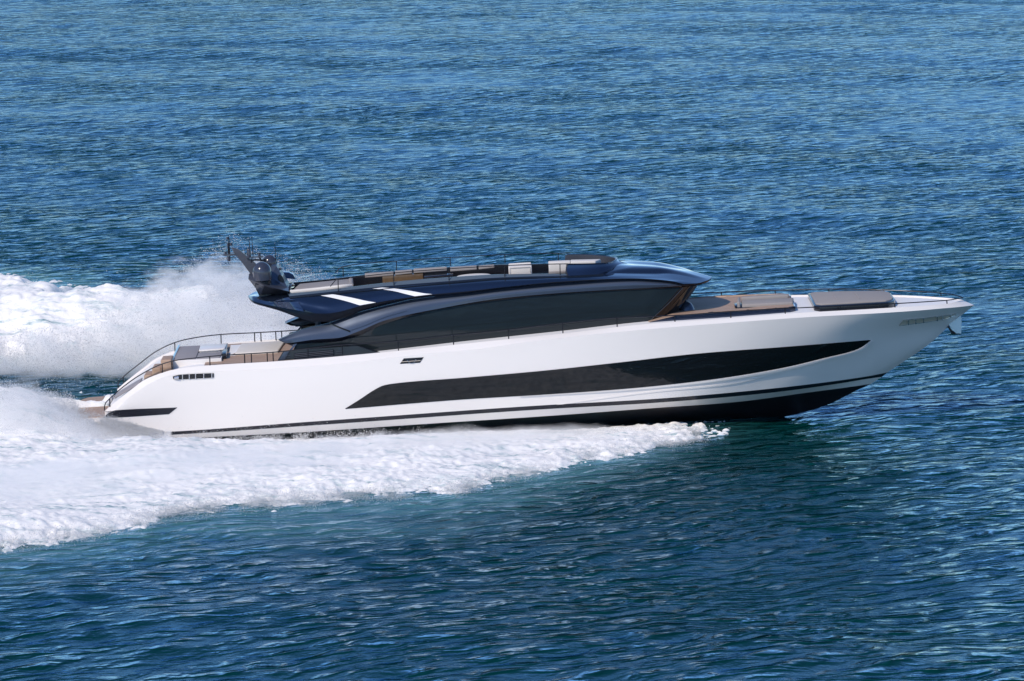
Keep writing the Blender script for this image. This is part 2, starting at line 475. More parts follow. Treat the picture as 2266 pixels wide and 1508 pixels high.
def water_material():
    m = bpy.data.materials.new("sea_water"); m.use_nodes = True
    nt = m.node_tree; out = nt.nodes["Material Output"]; nt.nodes.remove(nt.nodes["Principled BSDF"])
    geo = nt.nodes.new("ShaderNodeNewGeometry")
    b = nt.nodes.new("ShaderNodeBsdfDiffuse"); gl = nt.nodes.new("ShaderNodeBsdfGlossy")
    gl.inputs["Color"].default_value = (0.46, 0.67, 0.88, 1); gl.inputs["Roughness"].default_value = 0.06
    fre = nt.nodes.new("ShaderNodeFresnel"); fre.inputs["IOR"].default_value = 1.333
    ms = nt.nodes.new("ShaderNodeMixShader"); nt.links.new(fre.outputs[0], ms.inputs[0]); nt.links.new(b.outputs[0], ms.inputs[1]); nt.links.new(gl.outputs[0], ms.inputs[2])
    nt.links.new(ms.outputs[0], out.inputs["Surface"])
    at = nt.nodes.new("ShaderNodeAttribute"); at.attribute_name = "aeration"
    big = nt.nodes.new("ShaderNodeTexNoise"); big.inputs["Scale"].default_value = 0.06; big.inputs["Detail"].default_value = 3
    nt.links.new(geo.outputs["Position"], big.inputs["Vector"])
    mx0 = nt.nodes.new("ShaderNodeMix"); mx0.data_type = 'RGBA'
    mx0.inputs[6].default_value = (0.0002, 0.022, 0.026, 1); mx0.inputs[7].default_value = (0.0002, 0.046, 0.040, 1)
    nt.links.new(big.outputs["Fac"], mx0.inputs[0])
    mx = nt.nodes.new("ShaderNodeMix"); mx.data_type = 'RGBA'
    mx.inputs[7].default_value = (0.16, 0.42, 0.46, 1)
    nt.links.new(at.outputs["Fac"], mx.inputs[0]); nt.links.new(mx0.outputs[2], mx.inputs[6])
    nt.links.new(mx.outputs[2], b.inputs["Color"])
    N = nt.nodes.new; Lk = nt.links.new
    def math_(op, a, b_=None, c=None):
        n = N("ShaderNodeMath"); n.operation = op
        for k, v in enumerate((a, b_, c)):
            if v is None: continue
            if isinstance(v, (int, float)): n.inputs[k].default_value = v
            else: Lk(v, n.inputs[k])
        return n.outputs[0]
    def noise_(vec, scale, detail, out="Fac"):
        n = N("ShaderNodeTexNoise"); n.inputs["Scale"].default_value = scale; n.inputs["Detail"].default_value = detail
        Lk(vec, n.inputs["Vector"]); return n.outputs[out]
    pos = geo.outputs["Position"]
    # crests wander: positions are warped before the ripples are summed
    for sc_, am in ((0.13, 3.2), (0.75, 0.55)):
        w = noise_(pos, sc_, 2, "Color")
        sub = N("ShaderNodeVectorMath"); sub.operation = 'SUBTRACT'; sub.inputs[1].default_value = (0.5, 0.5, 0.5); Lk(w, sub.inputs[0])
        mad = N("ShaderNodeVectorMath"); mad.operation = 'MULTIPLY_ADD'; mad.inputs[1].default_value = (am, am, 0); Lk(sub.outputs[0], mad.inputs[0]); Lk(pos, mad.inputs[2])
        pos = mad.outputs[0]
    wr = np.random.default_rng(5)
    acc = None; NC = 18
    for i in range(NC):
        lam = 0.22 * (1.35 / 0.22) ** ((i + wr.random()) / NC)
        ang = math.radians(-55 + wr.normal() * 20)
        k = 2 * math.pi / lam
        amp = 0.104 / k * (lam / 0.8) ** 0.15
        d = N("ShaderNodeVectorMath"); d.operation = 'DOT_PRODUCT'; d.inputs[1].default_value = (k * math.cos(ang), k * math.sin(ang), 0)
        Lk(pos, d.inputs[0])
        sn = math_('SINE', math_('ADD', d.outputs["Value"], float(wr.uniform(0, 6.28))))
        acc = math_('MULTIPLY_ADD', sn, amp, acc if acc is not None else 0.0)
    # sharper crests, flatter troughs
    acc = math_('MULTIPLY', acc, math_('MULTIPLY_ADD', acc, 9.0, 1.0))
    gust = noise_(geo.outputs["Position"], 0.055, 4)
    gust = math_('MAXIMUM', math_('MULTIPLY_ADD', gust, 3.4, -0.72), 0.3)
    sy_ = N("ShaderNodeSeparateXYZ"); Lk(geo.outputs["Position"], sy_.inputs[0])
    mr = N("ShaderNodeMapRange"); Lk(sy_.outputs[1], mr.inputs[0])       # the breeze drops away from the near water
    for k, v in ((1, -25.0), (2, 150.0), (3, 1.15), (4, 0.66)): mr.inputs[k].default_value = v
    gust = math_('MULTIPLY', gust, mr.outputs[0])
    acc = math_('MULTIPLY', acc, gust)
    micro = noise_(geo.outputs["Position"], 7.5, 4)
    acc = math_('MULTIPLY_ADD', micro, 0.022, acc)
    prev = N("ShaderNodeBump"); prev.inputs["Strength"].default_value = 1; prev.inputs["Distance"].default_value = 1.0
    Lk(acc, prev.inputs["Height"])
    for n in (b, gl, fre): nt.links.new(prev.outputs[0], n.inputs["Normal"])
    return m

wx = axis_points([(-6000, 700), (-400, 40), (-70, 1.5), (-48, 0.14), (48, 0.14), (70, 1.5), (400, 40), (6000, 700)])
wy = axis_points([(-600, 40), (-90, 2), (-52, 0.10), (-20, 0.14), (40, 0.25), (120, 0.5), (245, 1.0), (320, 8), (900, 60), (12000, 900)])
gx = np.gradient(wx); gy = np.gradient(wy)
WZ, HX, HY = wave_height(wx, wy, gx, gy, True)
breeze = np.interp(wy, [-25, 150], [0.85, 0.8])[:, None]
WZ, HX, HY = WZ * breeze, HX * breeze, HY * breeze
XX, YY = np.meshgrid(wx, wy)
# flatter water just outside the wake, and under it
s_f, near_f, far_f, yn_f, yf_f = foam_field(XX, YY)
inside = sstep(-2.5, 0.5, s_f)
WZ = WZ * (1 - 0.6 * inside) - 0.12 * inside * sstep(0.8, 2.2, s_f)
CH = 1.0 * (1 - inside)
hbW = np.interp(XX, [p[0] for p in HULL], [p[1] for p in HULL])
WZ = WZ - np.interp(XX, [-14.8, -13.8, -12, -6.7, 0, 6], [0.2, 0.62, 0.66, 0.40, 0.16, 0.02]) * np.exp(-(np.maximum(np.abs(YY) - hbW, 0) / 2.6) ** 2) * (YY < 0) * sstep(-16.0, -13.8, XX)
water_me, _ = grid_mesh("water", wx, wy, WZ, None, HX * CH, HY * CH)
att = water_me.attributes.new("aeration", 'FLOAT', 'POINT')
aer = sstep(-4.6, 0.6, near_f) * (YY < 0) * sstep(10, 2, XX) * (0.15 + 0.85 * fbm(XX * 0.3, YY * 0.5, 4, 77) ** 1.5)
aer = aer + 0.5 * sstep(-1.5, 0.4, s_f) * (YY > 0)
att.data.foreach_set("value", np.clip(aer * 0.95, 0, 1).astype(np.float32).reshape(-1))
water_me.materials.append(water_material())
water = bpy.data.objects.new("water", water_me); COL.objects.link(water)
tag(water, "rippled dark blue sea water all around the yacht", None, None, "structure")

# ------------------------------------------------------------------ foam on the water
def foam_material(name="sea_foam"):
    m = bpy.data.materials.new(name); m.use_nodes = True
    nt = m.node_tree; b = nt.nodes["Principled BSDF"]
    geo = nt.nodes.new("ShaderNodeNewGeometry")
    b.inputs["Roughness"].default_value = 0.8
    mp = nt.nodes.new("ShaderNodeMapping"); mp.inputs["Scale"].default_value = (1.0, 0.6, 1)
    nt.links.new(geo.outputs["Position"], mp.inputs[0])
    mp.inputs["Rotation"].default_value = (0, 0, math.radians(-42)); mp.inputs["Scale"].default_value = (0.28, 1.1, 1)
    nz = nt.nodes.new("ShaderNodeTexNoise"); nz.inputs["Scale"].default_value = 2.2; nz.inputs["Detail"].default_value = 9; nz.inputs["Roughness"].default_value = 0.72
    nt.links.new(mp.outputs[0], nz.inputs["Vector"])
    at = nt.nodes.new("ShaderNodeAttribute"); at.attribute_name = "density"
    add = nt.nodes.new("ShaderNodeMath"); add.operation = 'ADD'
    nt.links.new(nz.outputs["Fac"], add.inputs[0]); nt.links.new(at.outputs["Fac"], add.inputs[1])
    cr = nt.nodes.new("ShaderNodeValToRGB")
    e = cr.color_ramp.elements
    e[0].position = 0.30; e[0].color = (0.10, 0.27, 0.30, 1)
    e[1].position = 0.50; e[1].color = (0.96, 0.94, 0.92, 1)
    k = e.new(0.42); k.color = (0.72, 0.77, 0.77, 1)
    nt.links.new(add.outputs[0], cr.inputs[0]); nt.links.new(cr.outputs[0], b.inputs["Base Color"])
    n2 = nt.nodes.new("ShaderNodeTexNoise"); n2.inputs["Scale"].default_value = 7; n2.inputs["Detail"].default_value = 6; n2.inputs["Roughness"].default_value = 0.7
    nt.links.new(geo.outputs["Position"], n2.inputs["Vector"])
    bp = nt.nodes.new("ShaderNodeBump"); bp.inputs["Strength"].default_value = 0.6; bp.inputs["Distance"].default_value = 0.022
    nt.links.new(n2.outputs["Fac"], bp.inputs["Height"]); nt.links.new(bp.outputs[0], b.inputs["Normal"])
    return m

M["foam"] = foam_material()
fx = axis_points([(-60, 0.6), (-26, 0.075), (10, 0.07), (10.01, 0.07)])
fy = axis_points([(-46, 0.3), (-30, 0.07), (10, 0.09), (48, 0.2), (60, 0.5)])
FX, FY = np.meshgrid(fx, fy)
fs, fn, ff, yn, yf = foam_field(FX, FY)
rel = foam_relief(FX, FY, fn, ff, yn, yf)
base = wave_height(fx, fy) * 0.4
fine = fbm(FX * 5, FY * 4, 3, 55) - 0.5
lace = fbm(FX * 4.2, FY * 3.2, 4, 57, gain=0.62) - 0.5
hbF = np.interp(FX, [p[0] for p in HULL], [p[1] for p in HULL])
dwn = np.interp(FX, [-14.8, -13.8, -12, -6.7, 0, 6], [0.2, 0.62, 0.66, 0.40, 0.16, 0.02]) * np.exp(-(np.maximum(np.abs(FY) - hbF, 0) / 2.6) ** 2) * (FY < 0) * sstep(-16.0, -13.8, FX)
FZ = base - 0.03 + np.clip((fs - 0.15) * 0.17, -0.25, 0.10) + (lace * 0.20 + fine * 0.20) * (1 - 0.75 * sstep(0.4, 1.8, fs)) + (rel + dwn) * sstep(0.2, 1.8, fs) - dwn
FZ = np.where((np.abs(FY) < hbF + 0.1) & (FX > -14.2), -0.75, FZ)
wz_at = 0
keep = (fs > -1.6)
foam_me, used = grid_mesh("wake_foam", fx, fy, FZ, keep)
da = foam_me.attributes.new("density", 'FLOAT', 'POINT')
dens = np.clip((fs - 1.2) * 0.15 + lace * 0.3 * (1 - sstep(0.8, 2.2, fs)), -0.2, 0.17)
da.data.foreach_set("value", dens.reshape(-1)[used].astype(np.float32))
foam_me.materials.append(M["foam"])
foam = bpy.data.objects.new("wake_foam", foam_me); COL.objects.link(foam)
tag(foam, "white churned foam of the wake spreading behind and beside the yacht", "foam", None, "stuff")

# ------------------------------------------------------------------ airborne spray
def drops(name, P, size, label):
    n = len(P)
    d = rng.normal(size=(n, 4, 3)); d /= np.linalg.norm(d, axis=2, keepdims=True)
    co = P[:, None, :] + d * size[:, None, None]
    f = np.array([[0, 1, 2], [0, 2, 3], [0, 3, 1], [1, 3, 2]])
    q = (np.arange(n)[:, None, None] * 4 + f[None]).reshape(-1)
    me = bpy.data.meshes.new(name)
    me.vertices.add(n * 4); me.vertices.foreach_set("co", co.astype(np.float32).reshape(-1))
    me.loops.add(len(q)); me.loops.foreach_set("vertex_index", q.astype(np.int32))
    me.polygons.add(len(q) // 3); me.polygons.foreach_set("loop_start", np.arange(0, len(q), 3, dtype=np.int32))
    me.update(calc_edges=True)
    me.materials.append(M["spraywhite"])
    o = bpy.data.objects.new(name, me); COL.objects.link(o)
    return tag(o, label, "spray", None, "stuff")

def spray_material():
    m = bpy.data.materials.new("spray_droplets"); m.use_nodes = True
    nt = m.node_tree; out = nt.nodes["Material Output"]
    nt.nodes.remove(nt.nodes["Principled BSDF"])
    a = nt.nodes.new("ShaderNodeBsdfDiffuse"); b = nt.nodes.new("ShaderNodeBsdfTranslucent"); x = nt.nodes.new("ShaderNodeMixShader")
    a.inputs[0].default_value = (0.96, 0.965, 0.97, 1); b.inputs[0].default_value = (0.96, 0.965, 0.97, 1); x.inputs[0].default_value = 0.45
    nt.links.new(a.outputs[0], x.inputs[1]); nt.links.new(b.outputs[0], x.inputs[2]); t = nt.nodes.new("ShaderNodeBsdfTransparent"); y = nt.nodes.new("ShaderNodeMixShader"); y.inputs[0].default_value = 0.35
    nt.links.new(x.outputs[0], y.inputs[1]); nt.links.new(t.outputs[0], y.inputs[2]); nt.links.new(y.outputs[0], out.inputs[0])
    return m
M["spraywhite"] = spray_material()

def surf(x, y):
    s, a, b_, c, d_ = foam_field(x, y)
    return s, foam_relief(x, y, a, b_, c, d_) * sstep(0, 1.3, s)

def thin(x, y, z, seed, k=1.2, lo=0.42, hi=0.58):
    n = fbm(x * k, y * k, 4, seed, z=z * k * 1.4)
    return rng.random(len(x)) < sstep(lo, hi, n)

allP = []; allS = []
def emit(x, y, z, smin, smax, clip_hull=True):
    if clip_hull:
        lx = x * math.cos(PITCH) + z * math.sin(PITCH)
        ok = ~((np.abs(y) < 3.35) & (lx > -13.9) & (lx < 9))
        x, y, z = x[ok], y[ok], z[ok]
    allP.append(np.stack([x, y, z], 1)); allS.append(smin + (smax - smin) * rng.random(len(x)) ** 2.5)

# a) low hop over the whole foam carpet
n = 130000
x = rng.uniform(-30, 9, n); y = rng.uniform(-30, 42, n)
s, h = surf(x, y); ok = (s > 0.05) & (rng.random(n) < np.interp(y, [-30, 5, 42], [1, .8, .5])); x, y, s, h = x[ok], y[ok], s[ok], h[ok]
z = h + rng.exponential(0.07, len(x)) * (0.5 + 0.5 * sstep(5, -10, x)) + 0.02
emit(x, y, z, 0.008, 0.022)
# b) ragged outer edge, near side
n = 190000
x = rng.uniform(-19, 6.8, n); y = np.interp(x, [p[0] for p in NE], [p[1] for p in NE]) + rng.normal(size=n) * 0.75 + 0.9
z = rng.exponential(0.11, n) * sstep(8, 2, x); ok = thin(x, y, z, 5, 1.6, 0.38, 0.62)
emit(x[ok], y[ok], z[ok], 0.008, 0.022)
# c) spray thrown up along the near side of the hull
n = 90000
x = rng.uniform(-14.5, 6.5, n); y = -3.35 - rng.exponential(0.5, n)
up = np.interp(x, [-14.5, -12, -8, -4, 0, 6], [0.16, 0.15, 0.13, 0.09, 0.04, 0.03])
z = -np.interp(x, [-14.8, -13.8, -12, -6.7, 0, 6], [0.2, 0.6, 0.62, 0.36, 0.14, 0.02]) * np.exp(-((-3.0 - y) / 2.6) ** 2) + rng.exponential(1, n) * up; ok = thin(x, y, z, 15, 2.2, 0.40, 0.56)
emit(x[ok], y[ok], z[ok], 0.009, 0.030)
# d) plume astern, near side
n = 260000
x = rng.uniform(-26, -12.0, n); y = np.where(x > -15, -4.0 - rng.exponential(0.5, n), rng.normal(-3.4, 1.5, n))
top = np.interp(x, [-26, -17.5, -15.9, -14.9, -13.6, -12.2, -12.0], [2.0, 1.65, 1.25, 0.84, 0.42, 0.10, 0.05]) * (0.75 + 0.6 * fbm(x * 0.9, y * 0.6, 4, 91))
z = top * rng.random(n) ** 0.9 * np.exp(-((y + 3.4) / 2.8) ** 2) + rng.exponential(0.06, n) * sstep(-12, -14, x)
ok = thin(x, y, z, 25, 1.4, 0.28, 0.50) & ~((x > -15.2) & (y > -2.9))
emit(x[ok], y[ok], z[ok], 0.009, 0.028)
# e) curtain on the far side
n = 380000
x = rng.uniform(-27, -3, n); y = rng.normal(16.0, 3.4, n)
top = np.interp(x, [-27, -20, -17, -14.5, -12.5, -11, -8.5, -6, -3], [0.9, 1.1, 1.7, 2.6, 3.3, 3.8, 3.5, 2.2, 0.8]) * (0.65 + 0.7 * fbm(x * 0.55, y * 0.3, 4, 71))
z = top * rng.random(n) ** 1.15 * np.exp(-((y - 16) / 8) ** 2) + rng.exponential(0.12, n)
ok = thin(x, y, z, 35, 0.9, 0.26, 0.52)
emit(x[ok], y[ok], z[ok], 0.010, 0.032)
drops("spray", np.concatenate(allP), np.concatenate(allS), "fine white spray droplets thrown up around the stern and along the wake")

# ------------------------------------------------------------------ mist of fine spray (scattering air)
def mist(label, x0, x1, y0, y1, z1, tops, yc, yw, dens, seed, slant=0.0):
    """box of spray-laden air; the density follows the plume's height along x and its width across"""
    v, f = prism_box(x0, x1, y0, y1, -0.3, z1)
    me = bpy.data.meshes.new("spray_mist"); me.from_pydata(v, [], f)
    o = bpy.data.objects.new("spray_mist", me); COL.objects.link(o)
    m = bpy.data.materials.new("spray_mist"); m.use_nodes = True; nt = m.node_tree
    nt.nodes.remove(nt.nodes["Principled BSDF"])
    N = nt.nodes.new; Lk = nt.links.new
    pv = N("ShaderNodeVolumePrincipled"); pv.inputs["Color"].default_value = (0.99, 0.99, 0.99, 1); pv.inputs["Anisotropy"].default_value = 0.0
    Lk(pv.outputs[0], nt.nodes["Material Output"].inputs["Volume"])
    geo = N("ShaderNodeNewGeometry"); sx = N("ShaderNodeSeparateXYZ"); Lk(geo.outputs["Position"], sx.inputs[0])
    def mt(op, a, b_=None, c=None, clamp=False):
        n = N("ShaderNodeMath"); n.operation = op; n.use_clamp = clamp
        for k, q in enumerate((a, b_, c)):
            if q is None: continue
            if isinstance(q, (int, float)): n.inputs[k].default_value = q
            else: Lk(q, n.inputs[k])
        return n.outputs[0]
    fr = mt('DIVIDE', mt('SUBTRACT', sx.outputs[0], x0), x1 - x0)
    cr = N("ShaderNodeFloatCurve"); Lk(fr, cr.inputs["Value"])
    c = cr.mapping.curves[0]
    for i, (px_, t_) in enumerate(tops):
        q = ((px_ - x0) / (x1 - x0), t_ / z1)
        if i == 0: c.points[0].location = q
        elif i == len(tops) - 1: c.points[-1].location = q
        else: c.points.new(*q)
    cr.mapping.update()
    top = mt('MULTIPLY', cr.outputs[0], z1)
    mp = N("ShaderNodeMapping"); mp.inputs["Scale"].default_value = (0.85, 0.6, 1.5); mp.inputs["Location"].default_value = (seed, seed * 2, 0); mp.inputs["Rotation"].default_value = (0, 0.5, 0)
    Lk(geo.outputs["Position"], mp.inputs[0])
    nz = N("ShaderNodeTexNoise"); nz.inputs["Scale"].default_value = 1.0; nz.inputs["Detail"].default_value = 6; nz.inputs["Roughness"].default_value = 0.62
    Lk(mp.outputs[0], nz.inputs["Vector"])
    # 1 at the water, 0 at the ragged top
    e = mt('SUBTRACT', 1.0, mt('DIVIDE', sx.outputs[2], mt('MAXIMUM', top, 0.02)))
    yy = mt('DIVIDE', mt('SUBTRACT', sx.outputs[1], mt('MULTIPLY_ADD', sx.outputs[0], slant, yc)), yw)
    e = mt('SUBTRACT', e, mt('MULTIPLY', yy, yy))
    e = mt('ADD', e, mt('MULTIPLY_ADD', nz.outputs["Fac"], 1.9, -0.95))
    e = mt('MULTIPLY', e, 1.7, None, True)
    e = mt('POWER', e, 1.25)
    Lk(mt('MULTIPLY', e, dens), pv.inputs["Density"])
    me.materials.append(m)
    return tag(o, label, "mist", None, "stuff")

def prism_box(x0, x1, y0, y1, z0, z1):
    v = [(x, y, z) for z in (z0, z1) for x, y in ((x0, y0), (x1, y0), (x1, y1), (x0, y1))]
    return v, [(3, 2, 1, 0), (4, 5, 6, 7), (0, 1, 5, 4), (1, 2, 6, 5), (2, 3, 7, 6), (3, 0, 4, 7)]

mist("soft white cloud of spray rising beyond the stern on the far side of the yacht", -27, -2.5, 6, 24, 5.2,
     [(-27, 1.0), (-20, 1.4), (-16, 2.1), (-14, 2.8), (-12, 3.5), (-10, 3.3), (-7.5, 2.2), (-5, 1.6), (-2.5, 0.2)], 16.5, 7.5, 1.7, 3.0)
mist("low white burst of spray at the waterline close behind the near side of the stern", -26, -11.8, -8, 0.5, 3.2,
     [(-26, 2.6), (-17.5, 2.2), (-15.9, 1.6), (-14.9, 0.85), (-13.6, 0.22), (-12.5, 0.03), (-11.8, 0.0)], -4.8, 2.4, 1.5, 7.0)
mist("thin veil of spray drifting over the near side foam beside the hull", -24, 5.5, -27, -3.4, 1.3,
     [(-24, 0.95), (-14, 0.85), (-6, 0.65), (0, 0.40), (5.5, 0.08)], -6.6, 4.8, 0.65, 11.0, 0.62)

# ================================================================== YACHT
yacht = empty("yacht")
tag(yacht, "long white motor yacht with navy roof speeding bow up across the blue sea", "yacht")

T = TS(150, 0.75)
cI = [(231.4, 910, 2.7), (248.7, 895, 2.72), (293, 860.6, 2.78), (318, 842, 2.8), (357, 826, 2.84), (383, 818.6, 2.86), (424, 812, 2.88), (491, 807, 2.92), (609, 800, 3.0),
      (826, 782, 3.05), (1040, 759.5, 3.08), (1251, 737.5, 3.06), (1426, 717.7, 3.0), (1620, 704, 2.85), (1763, 693, 2.55), (1900, 685.6, 2.12), (1981, 680.8, 1.80),
      (2048, 676.7, 1.38), (2085, 674, 1.03), (2110, 670, 0.62), (2123, 666.5, 0.25), (2128.6, 663.8, 0)]
cK = [(249, 910, 2.92), (288, 878, 2.97), (337.7, 846, 3.02), (377, 831, 3.06), (436.5, 824.8, 3.1), (560, 818.6, 3.2), (700, 810, 3.28), (960, 782, 3.32), (1040, 775, 3.33), (1193, 754, 3.32),
      (1397, 732.5, 3.27), (1639, 712.8, 3.05), (1797.7, 701.7, 2.66), (1956.5, 692.8, 2.06), (2040, 687, 1.58), (2085, 683, 1.22), (2120, 680, .80), (2142, 677.5, .40), (2155.8, 675.8, 0)]
cM1 = [(236, 918, 2.95), (400, 868, 3.06), (700, 851, 3.27), (960, 824, 3.3), (1200, 801, 3.28), (1400, 782, 3.18), (1600, 764, 2.97), (1800, 745.5, 2.38), (1950, 732.5, 1.45), (2040, 724.5, .72), (2085, 720.5, .25), (2103, 719, 0)]
cM2 = [(228, 930, 2.9), (400, 905, 3.02), (700, 893, 3.2), (960, 869, 3.22), (1200, 849, 3.18), (1400, 835, 3.08), (1600, 818, 2.78), (1800, 797, 1.92), (1930, 781, 1.0), (2000, 772.5, .5), (2035, 768, .2), (2052, 765, 0)]
cS1 = [(262, 960, 2.85), (342.6, 957.5, 2.92), (700, 933, 3.08), (1200, 897.7, 3.05), (1447, 883.6, 2.86), (1694, 862, 2.02), (1850, 843.7, 1.0), (1930, 831.5, .35), (1964, 824.6, 0)]
cS2 = [(262, 967, 2.83), (342.6, 964, 2.90), (700, 941, 3.05), (1200, 906, 3.0), (1447, 891.8, 2.76), (1694, 870.5, 1.90), (1850, 850, .90), (1920, 838.5, .30), (1952, 834, 0)]
cB = [(262, 982, 2.76), (345, 975, 2.82), (700, 955, 2.92), (920, 940, 2.92), (1200, 921.8, 2.85), (1447, 903.5, 2.42), (1623, 890.6, 1.78), (1800, 867.5, .88), (1890, 855.5, .32), (1927, 850, 0)]
cC = [(262, 1000, 1.5), (700, 985, 1.6), (1200, 955, 1.5), (1447, 935, 1.2), (1623, 916, .9), (1800, 886, .42), (1880, 866, .12), (1912, 857, 0)]
cKe = [(262, 1040, 0), (700, 1010, 0), (1200, 975, 0), (1500, 950, 0), (1659, 936, 0), (1729.5, 924, 0), (1829.5, 897, 0), (1877, 874, 0), (1900, 862, 0)]
I_, K_, M1_, M2_, S1_, S2_, B_, C_, Ke_ = [crv(c, T) for c in (cI, cK, cM1, cM2, cS1, cS2, cB, cC, cKe)]
side_rows = vsub([K_, M1_, M2_, S1_], 28)
chamfer = [I_, offs(I_, dy=-0.012, dz=-0.004)] + vsub([offs(I_, dy=-0.012, dz=-0.004), K_], 3)[1:]
lower = vsub([S2_, B_], 3)
transom = [[K_[0], M1_[0], M2_[0], S1_[0], S2_[0], B_[0], C_[0], Ke_[0]]]
transom.append(mir(transom[0]))
inner = [I_, offs(I_, dy=0.05, dz=-0.25)]
hull = build("hull", both(side_rows) + both(chamfer) + both(lower) + [grid(transom)] + both(inner), M["white"], yacht, angle=12)
build("boot_stripe", both([offs(S1_, dz=0.004, dy=-0.004), offs(S2_, dz=-0.004, dy=-0.004)]), M["stripe"], yacht)
build("hull_bottom", both(vsub([B_, C_, Ke_], 9)), M["bottom"], yacht)

hv, hf = grid(side_rows)
bvh = BVHTree.FromPolygons([Vector(v) for v in hv], hf)
LC = YMI @ CAM
def hit(px, py, off=0.012, tree=None):
    d = (YMI.to_3x3() @ ray(px, py)).normalized()
    loc, nrm, _, _ = (tree or bvh).ray_cast(LC, d)
    if loc is None:
        loc, nrm, _, _ = (tree or bvh).find_nearest(U(px, py, -3.0 if tree is None else -2.0))
    if nrm.dot(d) > 0: nrm = -nrm
    return loc + nrm * off

def patch(name, top, bot, m, n=60, rows=5, off=0.012, e=0.5, mirror_too=True, parent=None):
    """panel following the hull between two lines"""
    ts = TS(n, e); a = np.array(top, float); b = np.array(bot, float)
    qa = a[0, 0] + (a[-1, 0] - a[0, 0]) * ts; qb = b[0, 0] + (b[-1, 0] - b[0, 0]) * ts
    pa = pchip(a[:, 0], a[:, 1], qa); pb = pchip(b[:, 0], b[:, 1], qb)
    R = []
    for r in range(rows):
        f = r / (rows - 1)
        R.append([hit(qa[i] * (1 - f) + qb[i] * f, pa[i] * (1 - f) + pb[i] * f, off) for i in range(n)])
    # rim back to the hull gives it thickness
    rim0 = [p + Vector((0, off + 0.004, 0)) for p in R[0]]; rim1 = [p + Vector((0, off + 0.004, 0)) for p in R[-1]]
    g = grid([rim0] + R + [rim1])
    o = build(name, [g], m, parent or yacht)
    if mirror_too:
        build(name, [mirror(g)], m, parent or yacht)
    return o

wt = [(763.5, 904.6), (795, 885), (832, 861), (848, 853.5), (868, 849.6), (1031, 835.9), (1200, 820.9), (1376, 801.8), (1553, 782), (1740, 767.5), (1922, 752.7)]
wb = [(765, 905.3), (1031, 884), (1200, 873.7), (1376.5, 861.3), (1553, 843), (1729.5, 814.8), (1830, 791), (1888, 776.5), (1906, 768.5), (1927, 753)]
patch("hull_window", wt, wb, M["hullglass"], n=110, off=0.012)
lip_t = [(1150, 877), (1376.5, 862.2), (1553, 844), (1729.5, 815.8), (1830, 792), (1890, 777), (1909, 769), (1929, 753.5)]
lip_b = [(1150, 877.6), (1376.5, 864.2), (1553, 847.5), (1729.5, 820), (1830, 796), (1892, 781), (1913, 772), (1931, 754)]
patch("window_lip", lip_t, lip_b, M["white"], n=80, rows=3, off=0.045)
# soft spray knuckle low on the bow
patch("spray_rail", [(1230, 896), (1447, 865), (1609, 848.5), (1729, 822.5), (1818, 801)], [(1230, 897), (1447, 868.5), (1609, 852), (1729, 825), (1819, 802)], M["white"], n=60, rows=3, off=0.02)
patch("stern_stripe", [(222, 917), (236, 910.6), (392.5, 902)], [(222, 925.3), (249, 924.6), (374, 917)], M["stripe"], n=30, off=0.012)

# aft chrome fairlead
def fairlead(edge_t, edge_b, posts, name, m="black"):
    o = patch(name, edge_t, edge_b, M[m], n=24, rows=3, off=0.01, mirror_too=False)
    a = np.array(edge_t, float); b = np.array(edge_b, float)
    tp = [hit(p, np.interp(p, a[:, 0], a[:, 1]), 0.03) for p in np.linspace(a[0, 0], a[-1, 0], 14)]
    bt = [hit(p, np.interp(p, b[:, 0], b[:, 1]), 0.03) for p in np.linspace(b[0, 0], b[-1, 0], 14)]
    build("fairlead_frame", [tube(tp + bt[::-1] + tp[:1], 0.008, 6)], M["chrome" if m == "gold" else "rail"], o)
    for p in posts:
        t = hit(p, np.interp(p, a[:, 0], a[:, 1]), 0.03); q = hit(p, np.interp(p, b[:, 0], b[:, 1]), 0.03)
        build("roller", [tube([t, (t + q) / 2 + Vector((0, -0.01, 0)), q], [0.024, 0.014, 0.024], 10)], M["chrome"], o)
    return o
f1 = fairlead([(383, 833.5), (396, 830), (430, 828), (473, 826.4)], [(384, 839), (396, 839.3), (430, 838), (473, 835.5)], [404, 419, 433, 451, 469], "stern_fairlead")
build("nose_plate", [tube([hit(386, 836.8, .03), hit(396, 836, .03)], [0.05, 0.075], 10)], M["chrome"], f1)
f2 = fairlead([(1999, 707.5), (2040, 703.6), (2085, 698), (2115, 693.6)], [(1989, 720), (2040, 713.5), (2085, 706.5), (2113, 697.5)], [2009, 2025.5, 2043, 2073, 2085, 2103], "bow_fairlead", "gold")

# dark emblem plate on the side with its light lines
em = patch("side_emblem", [(893.5, 793.6), (937.5, 791)], [(884.8, 805.6), (929.5, 803.2)], M["black"], n=10, rows=4, off=0.012, mirror_too=False)
def line(pts, r, m, parent):
    build("emblem_line", [tube([hit(p[0], p[1], 0.022) for p in pts], r, 6)], m, parent)
line([(888, 801), (896, 800.4), (904, 800.2), (913, 799.2), (921, 799), (931, 798.2)], 0.009, M["gold"], em)
line([(900.5, 797.3), (902.5, 798.2), (906.8, 804.2), (915.5, 804), (919, 797), (921.5, 796)], 0.012, M["chrome"], em)

